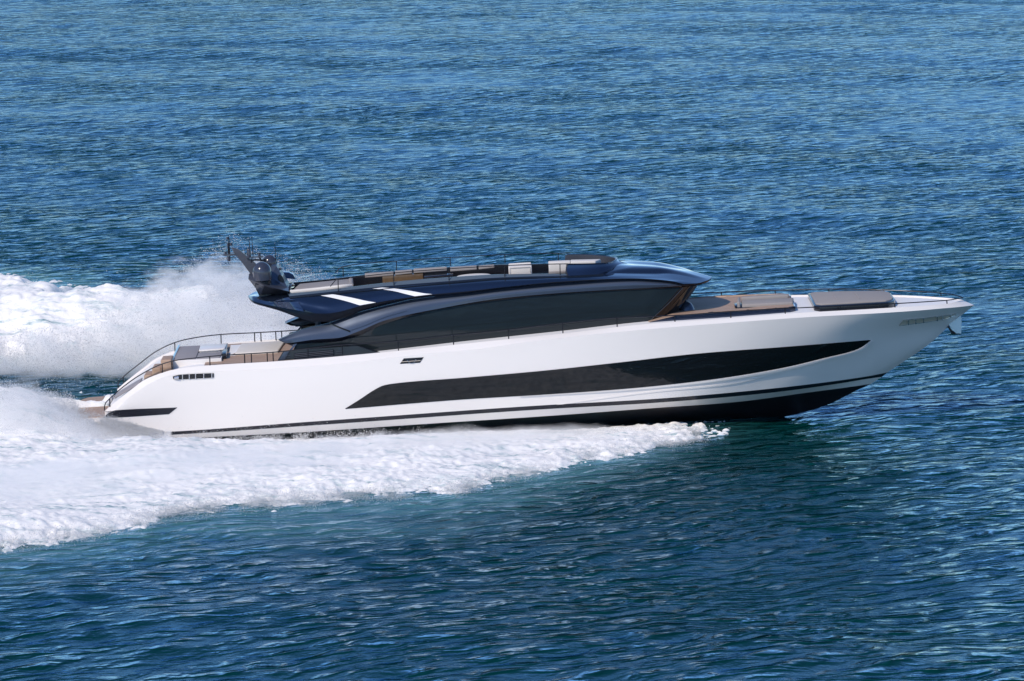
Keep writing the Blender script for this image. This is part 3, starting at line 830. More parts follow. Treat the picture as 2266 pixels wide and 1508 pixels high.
# ---- decks
TD = TS(120, 0.6)
deck_edge = crv([p for p in cI if p[0] >= 383], TD)
deck_edge = offs(deck_edge, dy=0.02, dz=-0.07)
def span(edge, n=13, crown=0.06):
    rows = []
    for k in range(n):
        f = -1 + 2 * k / (n - 1)
        rows.append([Vector((p.x, -p.y * f, p.z + crown * (1 - f * f))) for p in edge])
    return rows
build("deck", [grid(span(deck_edge))], M["deckwhite"], yacht)
aft_edge = [U(px, py + 1.5, -2.72) for px, py in [(452, 809.6), (520, 805.5), (600, 800.8), (660, 796)]]
aft_edge = offs(chord(aft_edge, 20), dz=0.028)
build("teak_deck", [grid(span(aft_edge, 11, 0.05))], M["teak"], yacht)
side_walk = crv([(640, 801, 2.95), (826, 785, 3.0), (1040, 762.5, 3.0), (1251, 741, 2.98), (1440, 720, 2.9)], TS(40, 0))
side_walk = offs(side_walk, dz=-0.02)
build("side_deck", both([side_walk, offs(side_walk, dy=0.75)]), M["teak"], yacht)
# sloping stern between the bulwarks
st = crv([p for p in cI if p[0] <= 392] + [(400, 815.4, 2.87)], TS(30, 0))
st = offs(st, dy=0.03, dz=-0.10)
build("stern_slope", [grid(span(st, 9, 0.0))], M["white"], yacht)
pad = crv([(253, 880, 2.5), (285, 851, 2.5), (309, 847, 2.5)], TS(12, 0))
build("transom_pad", [prism([pad[0], pad[-1], Vector((pad[-1].x, -1.2, pad[-1].z)), Vector((pad[0].x, -1.2, pad[0].z))], 0.06)], M["greyc"], yacht, bevel=0.015)
for (x0, x1, pt, h) in [(355, 379, 797.5, 0.42), (336, 356, 815, 0.34), (318, 337, 831, 0.3)]:
    for sgn in (-1,):
        a = U(x0, pt, -2.62); b = U(x1, pt - 0.8, -2.62)
        z = max(a.z, b.z)
        g = prism([Vector((a.x, sgn * 2.62, z)), Vector((b.x, sgn * 2.62, z)), Vector((b.x, sgn * 1.5, z)), Vector((a.x, sgn * 1.5, z))], h)
        build("stair_step", [g], M["teak"], yacht, bevel=0.04)
# swim platform
zp = U(205, 925, -2.6).z
plan = []
xa, xb = U(150, 915, 0).x, U(262, 915, 0).x
for k in range(13):
    t = math.pi * k / 12
    plan.append(Vector((xa + 0.55 - 0.55 * abs(math.sin(t)) ** 0.45 + 0.25 * abs(math.cos(t)), -2.62 * math.cos(t), zp)))
plan = plan + [Vector((xb, 2.62, zp)), Vector((xb, -2.62, zp))]
sp = build("swim_platform", [prism([Vector((p.x, p.y, p.z - .012)) for p in plan], 0.2)], M["white"], yacht, bevel=0.02)
build("platform_teak", [prism([Vector((xb - (xb - p.x) * 0.985, p.y * 0.975, zp + 0.018)) for p in plan], 0.03)], M["teak"], sp)

# ---- saloon: side windows, trims, arch
TG = TS(90, 0.3)
gtop = [(655, 761.5, 2.46), (695, 759, 2.45), (740, 757, 2.43), (789, 744.6, 2.40), (850.7, 717.4, 2.33), (949.5, 690, 2.22), (1040, 674, 2.17), (1105.7, 665, 2.14), (1251, 650.7, 2.10), (1455, 639.5, 2.02), (1508, 636.5, 1.88)]
gbot = [(636, 806, 2.42), (826, 788, 2.26), (1040, 766.5, 2.12), (1251, 744, 2.06), (1424, 724, 2.04)]
Gt, Gb = crv(gtop, TG), crv(gbot, TG)
g = grid(vsub([Gt, [(a + b) / 2 + Vector((0, -0.03, 0)) for a, b in zip(Gt, Gb)], Gb], 9))
build("saloon_window", [g], M["glass"], yacht)
build("saloon_window", [mirror(g)], M["glass"], yacht)
clow = [(616.5, 753.5, 2.56), (633, 759.5, 2.56), (695, 752, 2.55), (750, 748, 2.53), (791, 734.7, 2.50), (850.7, 710, 2.43), (974, 682.9, 2.30), (1105.7, 661, 2.24), (1251, 648, 2.19), (1455, 636.3, 2.10), (1509, 633.5, 1.96)]
cup = [(616, 752, 2.50), (667.8, 729.8, 2.36), (727, 715, 2.28), (789, 692.7, 2.22), (850.7, 676.7, 2.18), (925, 660.6, 2.14), (1040, 648, 2.12), (1105.7, 639, 2.1), (1251, 626, 2.07), (1397, 618.6, 2.05), (1475, 624, 2.0), (1508, 632, 1.95)]
TC = TS(110, 0.5)
Cl, Cu = crv(clow, TC), crv(cup, TC)
gt2 = crv([(640, 763.5, 2.5)] + [(p[0], p[1], p[2] + 0.015) for p in gtop[1:]], TC)
mid = [(a * 0.5 + b * 0.5) + Vector((0, -0.05, 0)) for a, b in zip(Cu, Cl)]
arch = vsub([Cu, mid, Cl], 11)
build("roof_arch", both(arch) + both([Cu, offs(Cu, dy=0.45, dz=-0.03)]) , M["slate"], yacht, angle=25)
build("window_trim", both([offs(Cl, dy=-0.003), gt2, offs(gt2, dy=0.12)]) + both([Cl, offs(Cl, dy=0.3, dz=-0.02)]), M["black"], yacht)
# light pinstripe along the arch and the joint of its aft panel
for sgn in (1, -1):
    c = [Vector((p.x, p.y * sgn, p.z)) for p in offs(Cu, dy=-0.01)[:46]]
    build("arch_bead", [tube(c, 0.011, 6)], M["chrome"], yacht)
ab = BVHTree.FromPolygons([Vector(v) for v in grid(arch)[0]], grid(arch)[1])
j = [hit(p[0], p[1], 0.006, ab) for p in [(729, 716.5), (750, 725), (775, 734.5)]]
build("panel_joint", [tube(chord(j, 8), [0.03] * 8, 6)], M["black"], yacht)
j = [hit(p[0], p[1], 0.008, ab) for p in [(777, 731.5), (800, 724), (850, 703.5), (900, 689)]]
build("arch_crease", [tube(chord(j, 16), 0.009, 6)], M["slate"], yacht)
# saloon body behind the glass (closes it off, dark)
Gi, Gbi = offs(Gt, dy=0.06), offs(Gb, dy=0.06)
# aft quarter: louvred grille, slanted pillars, ledge
q = [U(613, 800.5, -2.62), U(626, 779, -2.62), U(640, 776, -2.62), U(700, 772, -2.62), U(790, 766, -2.6), U(840, 783, -2.6), U(820, 786, -2.6)]
build("quarter_panel", [prism(q, (0, 0.1, 0))], M["quarter"], yacht, smooth=False)
build("quarter_panel", [prism([Vector((p.x, -p.y, p.z)) for p in q], (0, -0.1, 0))], M["quarter"], yacht, smooth=False)
gr = build("engine_vent", [prism([U(650.5, 782, -2.65), U(738, 774, -2.65), U(738, 789, -2.65), U(650.5, 797, -2.65)], (0, 0.03, 0))], M["black"], yacht, smooth=False)
for k in range(4):
    t = 0.16 + 0.24 * k
    a = U(651.5, 782 + 15 * t, -2.68); b = U(737, 774 + 15 * t, -2.68)
    build("vent_slat", [tube([a, b], 0.016, 6)], M["grey"], gr)
for dx in (-12, 8, 15):
    for t in (0.3, 0.6):
        p = U(650.5 + (dx if dx < 0 else dx + 88), 782 + (9 if dx < 0 else 0) * 0 + 15 * t - (8 if dx > 0 else -1), -2.66)
        build("vent_slat", [tube([p - Vector((0.06, 0, 0)), p + Vector((0.06, 0, 0))], 0.008, 6)], M["grey"], gr)
for sgn in (-1, 1):
    a = U(615, 801.5, -2.66); b = U(628, 779.5, -2.66)
    build("slanted_pillar", [prism([Vector((p.x, p.y * -sgn, p.z)) for p in (a, U(628, 800.5, -2.66), U(641, 777, -2.66), b)], (0, 0.14 * -sgn, 0))], M["slate"], yacht, bevel=0.01)
    a = U(640, 776.5, -2.55); b = U(652, 761, -2.5)
    build("slanted_pillar", [prism([Vector((p.x, p.y * -sgn, p.z)) for p in (a, U(645, 776.3, -2.55), U(658, 760.5, -2.5), b)], (0, 0.1 * -sgn, 0))], M["slate"], yacht)
# dark sweep line that drops across the window
sw = [U(645, 776.5, -2.56), U(700, 770.5, -2.56), U(757, 763.5, -2.56), U(790, 766, -2.56), U(820, 775, -2.56), U(850, 784.5, -2.56)]
for sgn in (1, -1):
    build("sweep_trim", [tube([Vector((p.x, p.y * sgn, p.z)) for p in chord(sw, 24)], 0.03, 6)], M["black"], yacht)
# aft bulkhead with door frames, in the shade under the roof
ax = U(690, 740, 0).x
zb = U(690, 795, -2.4).z; zt = U(690, 717, -2.3).z
build("aft_bulkhead", [box(ax + 0.35, ax + 0.45, -2.3, 2.3, zb - 0.2, zt + 0.25)], M["clear"], yacht, smooth=False)
for yy in (-1.9, -0.7, 0.7, 1.9):
    build("door_post", [box(ax + 0.24, ax + 0.34, yy - 0.05, yy + 0.05, zb - 0.1, zt + 0.2)], M["grey"], yacht, smooth=False)

# front screen
TW = TS(20, 0)
e_t = [U(1508, 636, -1.9), U(1531, 633.5, -1.4), U(1543, 631.5, -0.8), U(1548, 627, 0)]
e_b = [U(1422, 724, -2.05), U(1462, 712, -1.75), U(1494, 700, -0.95), U(1503, 692, 0)]
e_t = chord(e_t, 24); e_b = chord(e_b, 24)
rows = [[a * (1 - f) + b * f for a, b in zip(e_t, e_b)] for f in np.linspace(0, 1, 8)]
gs = grid(rows)
wsn = build("windscreen", [gs, mirror(gs)], M["clear"], yacht)
wtree = BVHTree.FromPolygons([Vector(v) for v in gs[0]], gs[1])
build("windscreen_mullion", [tube([hit(p[0], p[1], 0.01, wtree) for p in [(1510, 637), (1480, 670), (1452, 696), (1425, 719)]], 0.018, 6)], M["grey"], wsn)
ps = [hit(p[0], p[1], 0.012, wtree) for p in [(1524, 634.5), (1538, 633), (1512, 670), (1499, 678), (1489, 674)]]
build("windscreen_panel", [prism(ps, (0, 0.01, 0))], M["wood"], wsn, smooth=False)

# collar and round seat base ahead of the screen
cpos = U(1518, 684, -0.6)
build("screen_collar", [lathe((cpos.x, cpos.y, cpos.z - 0.15), [(0.0, 0.42), (0.1, 0.41), (0.2, 0.34), (0.28, 0.2), (0.33, 0.0)], 24)], M["slate"], yacht)

# ---- roof
UE = [(549, 655, 0), (552, 660.5, 0.45), (561.5, 667, 1.0), (590, 674.5, 1.45), (628, 681.6, 1.9), (672.7, 690, 2.36), (697.5, 694, 2.52), (720, 694.5, 2.56), (745, 691.5, 2.55), (801, 676.7, 2.5), (875, 663, 2.42), (949.5, 653, 2.38), (1040, 644.5, 2.34),
      (1105, 637, 2.32), (1251, 623, 2.28), (1397, 616.5, 2.2), (1480, 621.5, 2.1), (1512, 628.5, 1.97), (1545, 628, 1.45), (1563, 623, .9), (1572, 617.5, .4), (1575, 613, 0)]
LE = [(549, 657, 0), (552, 663, 0.45), (561.5, 671, 1.0), (590, 680, 1.42), (618, 688, 1.78), (665, 705, 2.30), (697, 713, 2.46), (727, 712.5, 2.46), (760, 704, 2.42), (801, 689, 2.38), (875, 669.3, 2.30), (949.5, 657.5, 2.26), (1040, 648.3, 2.24),
      (1105, 639.3, 2.22), (1251, 626.3, 2.18), (1397, 619.5, 2.12), (1480, 625.5, 2.04), (1512, 633.5, 1.9), (1543, 631.5, 1.4), (1562, 626.5, .85), (1572, 620.5, .38), (1575, 616, 0)]
TR = TS(200, 0.85)
ue, le = crv(UE, TR), crv(LE, TR)
lim = [p for p in UE if p[0] >= 697]
R1 = crv(lim[:12], TS(130, 0.4))
def R(pts): return crv(pts, TS(130, 0.4))
R1a = R([(650, 680, 2.14), (720, 673.5, 2.33), (801, 658.5, 2.30), (875, 646.5, 2.25), (949.5, 638, 2.20), (1040, 630.5, 2.15), (1105, 625, 2.13), (1251, 616, 2.08), (1397, 611.5, 1.92), (1480, 615.5, 1.7), (1545, 627, 1.45)])
R2 = R([(592, 672, 1.5), (640, 658, 1.86), (700, 651.5, 1.86), (801, 640.5, 1.84), (875, 633.5, 1.81), (960, 626.5, 1.78), (1106, 616, 1.75), (1251, 611, 1.7), (1339, 606.5, 1.6), (1397, 604.5, 1.42), (1480, 606, 1.15), (1563, 621.5, .9)])
top_side = vsub([R1, R1a, R2], 13)
RCf = R([(592, 649, 0.0), (640, 641, 0.0), (700, 637, 0)] + [(p, q, 0) for p, q in [(875, 618.5), (1106, 601.5), (1251, 597), (1339, 593), (1397, 585.5), (1440, 588.5), (1493, 594.5), (1530, 601), (1575, 612)]])
# front cover (hump ahead of the coaming) and tail cover
def between(f0, f1, base_rows):
    n = len(base_rows[0]); a, b = int(f0 * (n - 1)), int(f1 * (n - 1))
    return [r[a:b + 1] for r in base_rows]
HS = TS(60, 0.5)
h0 = crv([(1325, 607.3, 1.62), (1397, 604.3, 1.42), (1480, 606, 1.15), (1563, 621.5, .9)], HS)
h1 = crv([(1340, 600, 1.3), (1397, 594.5, 1.15), (1450, 594.5, .98), (1500, 601, .80), (1569, 619, .62)], HS)
h2 = crv([(1362, 588.5, .75), (1400, 588, .7), (1450, 589.5, .6), (1500, 597.5, .5), (1573, 616, .3)], HS)
h3 = crv([(1372, 581, 0), (1391, 583.7, 0), (1440, 587.2, 0), (1493, 594.2, 0), (1530, 600.5, 0), (1575, 613, 0)], HS)
hump = vsub([h0, h1, h2, h3], 16)
tail = []
t_e = crv([p for p in UE if p[0] <= 672.7] + [], TS(60, 0.8))
tail_c = crv([(549, 655, 0), (600, 645.5, 0), (645, 639.5, 0)], TS(60, 0.8))
t_m = crv([(549, 655, 0), (560, 656.5, 0.75), (592, 663, 1.3), (640, 661, 1.83), (655, 658, 1.85)], TS(60, 0.8))
tail = [t_e, t_m, tail_c]
roof = build("roof", [grid([le, mir(le)])], M["edge"], yacht, angle=30)
for g_ in both(top_side): build("roof_side", [g_], M["navy"], roof, angle=30)
build("roof_nose", both(hump), M["navy"], roof, angle=30)
build("roof_tail", both(vsub(tail, 7)), M["navy"], roof, angle=30)
build("roof_edge", both(vsub([ue, [(a + b) / 2 + Vector((0, -0.02, 0)) if a.y < -.02 else (a + b) / 2 for a, b in zip(ue, le)], le], 5)), M["edge"], roof)
# white bands across the roof
rt = BVHTree.FromPolygons([Vector(v) for v in grid(top_side)[0]], grid(top_side)[1])
def band(aft, fwd):
    n = 16
    def poly(p):
        a = np.array(p, float); t = np.linspace(0, 1, len(a)); q = np.linspace(0, 1, n)
        return np.stack([pchip(t, a[:, 0], q), pchip(t, a[:, 1], q)], 1)
    A, B = poly(aft), poly(fwd)
    g_ = grid([[hit(*(a * (1 - f) + b * f), 0.012, rt) for a, b in zip(A, B)] for f in np.linspace(0, 1, 9)])
    build("roof_stripe", [g_], M["deckwhite"], roof); build("roof_stripe", [mirror(g_)], M["deckwhite"], roof)
band([(688, 653.6), (703, 654.3), (735, 660), (770, 668.5), (796, 676.5)], [(716, 650.4), (738, 652.6), (775, 659), (810, 666.5), (832, 670.2)])
band([(824, 639.6), (838, 640.8), (870, 645), (900, 652), (918, 656.3)], [(846, 637.4), (868, 639), (905, 644), (940, 650), (957, 651.8)])

gl_ = [(646, 660), (727, 652.5), (850, 641), (974, 629.5), (1105, 619), (1251, 613.8), (1335, 609)]
gp = [hit(p[0], p[1], 0.008, rt) for p in gl_]
for sgn in (1, -1):
    build("roof_groove", [tube([Vector((p.x, p.y * sgn, p.z)) for p in chord(gp, 40)], 0.024, 6)], M["black"], roof)
# coaming round the flybridge well
R3 = [(640, 651, 1.72), (700, 645.5, 1.7), (801, 633, 1.66), (875, 624.5, 1.63), (960, 617, 1.6), (1106, 608.3, 1.56), (1251, 606, 1.52)]
R2c = [(640, 656.5, 1.83), (700, 650, 1.83), (801, 639.5, 1.80), (875, 632.3, 1.77), (960, 625.6, 1.75), (1106, 615, 1.71), (1257, 610.2, 1.66)]
TF = TS(80, 0.2)
r3, r2c = crv(R3, TF), crv(R2c, TF)
well = [r2c, r3, offs(r3, dy=0.07), offs(r3, dy=0.09, dz=-0.42)]
fb = build("flybridge_coaming", both([r2c, r3]), M["coaming"], yacht, angle=20)
build("coaming_lining", both([offs(r3, dy=-0.004, dz=0.004), offs(r3, dy=0.07, dz=0.004), offs(r3, dy=0.09, dz=-0.42)]), M["black"], yacht, angle=20)
fl = offs(r3, dy=0.02, dz=-0.38)
build("flybridge_floor", [grid([fl, mir(fl)])], M["teak"], yacht)
build("flybridge_gutter", both([offs(r2c, dy=-0.02, dz=0.01), offs(r2c, dy=-0.10, dz=-0.02), offs(r2c, dy=-0.11, dz=-0.05)]), M["black"], yacht)
# helm wrap-around screen
ht = chord([U(1257, 585.7, -1.52), U(1300, 584.7, -1.46), U(1338, 583.6, -1.2), U(1356, 580, -0.75), U(1364, 575.5, -0.3), U(1365.5, 572.6, 0)], 30)
hb_ = chord([U(1257, 610.3, -1.68), U(1300, 608.7, -1.64), U(1345, 605.5, -1.42), U(1374, 597.5, -0.95), U(1388, 589.5, -0.4), U(1392, 584.3, 0)], 30)
hm = [(a * 0.55 + b * 0.45) + Vector((-0.05, 0.03, -0.02)) for a, b in zip(ht, hb_)]
ring = vsub([ht, hm, hb_], 9)
inn = [[Vector((p.x - 0.06, p.y * 0.95, p.z)) for p in ht], [Vector((p.x - 0.12, p.y * 0.93, p.z - 0.5)) for p in hm]]
build("helm_screen", both(ring), M["navy"], yacht)
build("screen_lining", both([ht] + inn), M["grey"], yacht)
build("screen_rim", [tube(ht + mir(ht)[::-1][1:], 0.022, 6)], M["navy"], yacht)
# hatch ahead of the helm
hp = [U(1394, 580.5, 0.9), U(1430, 587.2, 0.9), U(1432, 591.5, 0.35), U(1402, 585.8, 0.35)]
hatch = build("roof_hatch", [prism([p + Vector((0, 0, 0.03)) for p in hp], 0.14)], M["black"], yacht, smooth=False)
build("hatch_glass", [prism([(hp[0] + hp[3]) / 2 + Vector((.05, -.05, .05)), (hp[1] + hp[2]) / 2 + Vector((-.03, -.05, .045)), hp[2] + Vector((-.05, .03, .045)), hp[3] + Vector((.03, .03, .045))], 0.02)], M["deckwhite"], hatch, smooth=False)

# ---- handrails
def handrail(pts, posts, r=0.019, side=1, name="handrail", n=90, smooth=True):
    """pts: [(px,py,y)], posts: [(px, py_bottom, lean)]"""
    c = chord([U(*p) for p in pts], n) if smooth else [U(*p) for p in pts]
    o = build(name, [tube(c, r, 8)], M["rail"], yacht)
    ysrt = sorted([(p[0], p[1], p[2]) for p in pts])
    for px, pb in posts:
        py = np.interp(px, [p[0] for p in ysrt], [p[1] for p in ysrt]); yy = np.interp(px, [p[0] for p in ysrt], [p[2] for p in ysrt])
        a = U(px, py, yy); b = U(px + 0.8, pb, yy)
        build("rail_post", [tube([a, b], r * 1.05, 8)], M["rail"], o)
    return o
handrail([(231.4, 908.8, -2.72), (232, 895, -2.72), (242.5, 882.9, -2.74), (263.5, 864, -2.76), (313, 828.5, -2.8), (358.7, 806, -2.84), (379.7, 800, -2.86), (431.6, 792.7, -2.88), (491, 787, -2.92), (540, 784, -2.95), (619, 778.6, -2.98),
          (681, 772, -3.0), (752, 764.5, -3.0), (880, 755.8, -3.02), (1001, 742.4, -3.02), (1123, 730.6, -3.02), (1244, 716, -3.0), (1365, 703.9, -2.98), (1432, 701, -2.96), (1493, 698.6, -2.93), (1616.6, 690, -2.82), (1737, 683.2, -2.56), (1859.6, 677.9, -2.2), (1978.8, 672.5, -1.78), (2060, 667.5, -1.2), (2095, 665, -.85), (2131, 659.6, -.12)],
         [(242.5, 901), (358.7, 825.5), (379.7, 817.5), (464, 810), (541, 805), (556, 804), (591, 801.5), (604, 800.5), (681, 795.5), (757, 788.5), (881, 778), (1003, 764), (1125, 751.5), (1245, 738), (1365, 724.5), (1493, 713.5), (1616.6, 704.5), (1737, 695.5), (1859.6, 688.5), (1980, 683), (2095, 673)], n=220)
handrail([(262, 862, 2.74), (261.5, 847, 2.74), (273, 834.7, 2.76), (308, 806, 2.78), (345, 778.5, 2.8), (387, 758.5, 2.85), (436.5, 747, 2.88), (488, 740.8, 2.9), (560, 737, 2.95), (661, 731, 2.98), (760, 723, 3.0)],
         [(273, 852), (386.6, 779.5), (488.8, 763), (563, 756.5), (577, 755.5), (610, 753), (623, 752)], n=90)
handrail([(1430, 656, 2.95), (1534, 650.2, 2.88), (1596, 647, 2.84), (1715, 643, 2.6), (1834, 640, 2.25), (1955.6, 642.5, 1.85), (2020, 645, 1.5), (2082, 649, .95), (2115, 654, .45), (2131, 659.4, .1)],
         [(1596, 657.5), (1715, 652), (1834, 649.5), (1955.6, 650.5), (2082, 655.5)], n=90)
fr = [(737, 636.5, -1.82), (742, 631, -1.8), (746, 623.5, -1.8), (752, 618.5, -1.8), (762, 616.7, -1.79)]
near_fly = [(731, 634.5, -1.80), (737, 627, -1.80), (742, 621, -1.8), (748, 618, -1.8), (760, 616.8, -1.79), (871, 604.3, -1.74), (992, 595.3, -1.70), (1115, 588.2, -1.66), (1238, 584.6, -1.6), (1300, 584.3, -1.5), (1345, 582.5, -1.15)]
handrail(near_fly, [(748, 647), (871, 633), (993, 624), (1116.5, 617), (1239, 612)], r=0.015, n=90)
far_fly = [(741, 605.6, 1.55), (747, 598, 1.55), (753, 592.5, 1.55), (762, 590.3, 1.55), (876, 578.5, 1.55), (995, 570.2, 1.55), (1116, 564, 1.55), (1235, 560.8, 1.5), (1262, 560.5, 1.46)]
handrail(far_fly, [(759, 613), (877, 600), (996, 589.5), (1117, 583), (1235, 577.5)], r=0.015, n=70)

# ---- fixed foredeck moulding and sunpad
def planpoly(pts, m_down=0):
    return [U(*p) for p in pts]
tk = [(1438, 713, -2.32), (1500, 698.3, -2.3), (1580, 691, -2.25), (1700, 683.5, -2.08), (1748, 680.3, -1.95), (1760, 678, -1.75)]
nearp = [U(*p) for p in tk]
plan2 = nearp + [Vector((p.x, -p.y, p.z)) for p in reversed(nearp)]
fd = build("foredeck_trunk", [prism(plan2, 0.26)], M["navy"], yacht, smooth=False)
build("trunk_teak", [prism([Vector((p.x - 0.04, p.y * 0.975, p.z + 0.012)) for p in plan2], 0.02)], M["teak"], fd, smooth=False)
b0 = [(1801, 676.5, -1.75), (1814, 678.5, -2.0), (1880, 674.5, -1.9), (1965, 669.5, -1.62), (1977, 667, -1.35), (1981, 662.5, -.9)]
bp_ = [U(*p) for p in b0]; plan3 = bp_ + [Vector((p.x, -p.y, p.z)) for p in reversed(bp_)]
zt3 = sum(p.z for p in plan3) / len(plan3)
sb = build("bow_sunpad_base", [prism(plan3, 0.24)], M["black"], yacht, bevel=0.03)
cx3 = sum(p.x for p in plan3) / len(plan3)
padp = [Vector((cx3 + (p.x - cx3) * 0.95, p.y * 0.86, p.z + 0.05)) for p in plan3]
pad_o = build("sunpad_cushion", [prism(padp, 0.11)], M["taupe"], sb, bevel=0.035)
for px in (1853, 1902):
    a = U(px, 668, -0.75); b = U(px - 6, 655, 0.75)
    zc = padp[2].z + 0.004
    build("cushion_seam", [tube([Vector((a.x, -0.8, zc + .004)), Vector((b.x - 0.05, 0.9, zc + .004))], 0.012, 6)], M["greyc"], sb)

# ---- mast cluster on the roof tail
mast = empty("radar_mast"); mast.parent = yacht; mast.matrix_world = YM
def P(px, py, y): return U(px, py, y)
neck = [P(575, 656, -0.7), P(634, 661, -0.8), P(632, 641, -0.55), P(583, 634, -0.5)]
nk0 = [P(577, 657, -0.6), P(636, 652, -0.6)]
neck_t = [P(572, 640, -0.7), P(634, 649, -0.85)]
build("mast_neck", [prism([Vector((nk0[0].x, -0.6, nk0[0].z - .1)), Vector((nk0[1].x, -0.6, nk0[1].z - .1)), Vector((neck_t[1].x, -0.6, neck_t[1].z)), Vector((neck_t[0].x - .1, -0.6, neck_t[0].z))], (0, 1.2, 0))], M["black"], mast, smooth=False)
# winged pod: top rim, keel line
for sgn in (-1, 1):
    A = P(549.5, 617.5, -1.0); Bf = P(640, 645.5, -1.35); D = P(577, 652.5, -0.65); E = P(634, 650.5, -0.7)
    Ai = Vector((A.x + 0.05, -0.15, P(552, 604, -0.15).z)); Bi = Vector((Bf.x - 0.1, -0.15, P(636, 630, -0.15).z))
    A1 = P(551, 607, -0.75)
    Mid = P(585, 632.5, -1.45)
    vs = [A, Mid, Bf, Bi, Ai, D, E, A1]
    vs = [(v.x, v.y * (1 if sgn < 0 else -1), v.z) for v in vs]
    fs_ = [(0, 1, 5), (1, 2, 6, 5), (0, 7, 4), (0, 1, 2, 3, 4, 7), (2, 3, 6), (4, 5, 0), (3, 4, 5, 6)]
    build("mast_wing", [(vs, fs_)], M["grey"], mast, smooth=False, bevel=0)
# central cowl with oval air scoop
cw = [P(600, 590, -0.35), P(612, 589, -0.35), P(621, 604, -0.42), P(638, 641, -0.75), P(604, 636, -1.0), P(598, 612, -0.6)]
cwm = [Vector((p.x, -p.y, p.z)) for p in cw]
n = len(cw)
build("mast_cowl", [([tuple(p) for p in cw + cwm], [tuple(range(n)), tuple(range(n, 2 * n))] + [(i, (i + 1) % n, (i + 1) % n + n, i + n) for i in range(n)])], M["slate"], mast, smooth=False)
sc_c = P(622, 617, -0.62)
so_ = []
for k in range(20):
    t = 2 * math.pi * k / 20
    so_.append(sc_c + Vector((0.085 * math.cos(t) + 0.05 * math.sin(t) * -1, -0.03, 0.15 * math.sin(t))))
build("air_scoop", [prism(so_, (0, 0.06, 0))], M["black"], mast)
# far leaf shaped wing tip
lf = [P(627, 600.5, 1.15), P(640, 601, 1.2), P(650, 606, 1.2), P(654.5, 613.5, 1.15), P(652, 615, 1.1), P(632, 613.5, 1.0)]
build("mast_winglet", [prism(lf, (0, -0.25, -0.02))], M["navy"], mast, bevel=0.01)
# swept fin
fin = [P(511.5, 547, 0), P(517, 548.5, 0), P(529, 552.5, 0), P(545, 566, 0), P(566, 583, 0), P(577, 600, 0), P(577, 616, 0), P(557.6, 611, 0), P(537, 583, 0), P(519, 561.5, 0)]
build("mast_fin", [prism([p + Vector((0, -0.05, 0)) for p in fin], (0, 0.1, 0))], M["grey"], mast, smooth=False, bevel=0.012)
build("fin_arm", [prism([P(492, 566.5, -0.1), P(496, 562.8, -0.1), P(519, 562, -0.1), P(522, 566, -0.1), P(500, 567, -0.1)], (0, 0.2, 0))], M["grey"], mast, smooth=False)
def vt(px, y0, y1, r0, r1=None, yy=0, m="rail", name="antenna", cap=None):
    a, b = P(px, y0, yy), P(px - (y1 - y0) * 0.03, y1, yy)
    b = Vector((a.x, a.y, b.z))
    h = a.z - b.z
    prof = cap if cap else [(r0, 0), (r0, h)]
    g = lathe((b.x, b.y, b.z), [(r if not callable(r) else r(), z * (h if cap else 1)) for r, z in prof], 14)
    return build(name, [g], M[m], mast)
vt(506, 524.5, 568, 0.018, name="signal_pole")
vt(503.2, 524.5, 530.5, 0.045, name="mast_light", m="dome")
vt(504, 538, 546, 0.035, name="mast_light", m="dome")
vt(511, 537.5, 544.5, 0.05, name="mast_light", m="dome")
vt(505.2, 546, 562, 0.032, name="signal_pole")
vt(499, 557, 564, 0.045, name="mast_light", m="dome")
vt(506, 567, 579, 0, name="horn_speaker", m="dome", cap=[(0.02, 0), (0.055, 0.04), (0.062, 0.3), (0.062, 1.0)])
build("fin_arm", [prism([P(544, 569, -.15), P(544, 571.5, -.15), P(581, 570, -.15), P(581, 567, -.15)], (0, 0.3, 0))], M["grey"], mast, smooth=False)
vt(550, 549.5, 569, 0, name="whip_base", m="dome", yy=-0.1, cap=[(0.074, 0), (0.074, 0.78), (0.062, 0.9), (0.03, 0.98), (0.005, 1.0)])
vt(573.5, 559, 570, 0.045, name="mast_light", m="dome")
build("crosstree", [tube([P(557, 577, -0.3), P(565, 575.5, -.3), P(588, 576.5, -.3)], 0.03, 6), tube([P(557, 573, -.3), P(556, 582, -.3)], 0.025, 6), tube([P(586, 572, -.3), P(587, 580, -.3)], 0.035, 6), tube([P(575, 570, -.3), P(578, 579, -.3)], 0.03, 6)], M["rail"], mast)
for px, y0, y1, yy in [(551, 528, 553, 0.5), (557, 524, 566, 0.6), (608, 541, 586, 0.9)]:
    a, b = P(px, y0, yy), P(px + (y1 - y0) * 0.07, y1, yy)
    build("whip_antenna", [tube([a, b], [0.008, 0.018], 6)], M["rail"], mast)
build("radar_scanner", [prism([P(599.5, 595, -.1), P(601, 598.8, -.1), P(622, 598, -.1), P(624.5, 595, -.1), P(621, 592.8, -.1)], (0, 0.3, 0))], M["grey"], mast, bevel=0.01)
def dome(px, pyb, yy, r, hpx):
    b = P(px, pyb, yy); h = hpx / 64
    prof = [(r * 0.9, -0.02), (r, 0.0), (r, h * 0.42)]
    for k in range(1, 9):
        t = math.pi / 2 * k / 8
        prof.append((r * math.cos(t), h * 0.42 + (h * 0.58) * math.sin(t)))
    o = build("radar_dome", [lathe((b.x, b.y, b.z), prof, 36)], M["dome"], mast)
    return b
b1 = dome(581, 620, -0.95, 0.335, 41)
build("dome_foot", [lathe((b1.x, b1.y, b1.z - 0.13), [(0.30, 0), (0.30, 0.10)], 28)], M["black"], mast)
for a in range(5):
    t = 2 * math.pi * a / 5 + 0.9
    q0 = Vector((b1.x + 0.28 * math.cos(t), b1.y + 0.28 * math.sin(t), b1.z))
    build("dome_leg", [tube([q0, q0 - Vector((0, 0, 0.24))], 0.02, 6)], M["grey"], mast)
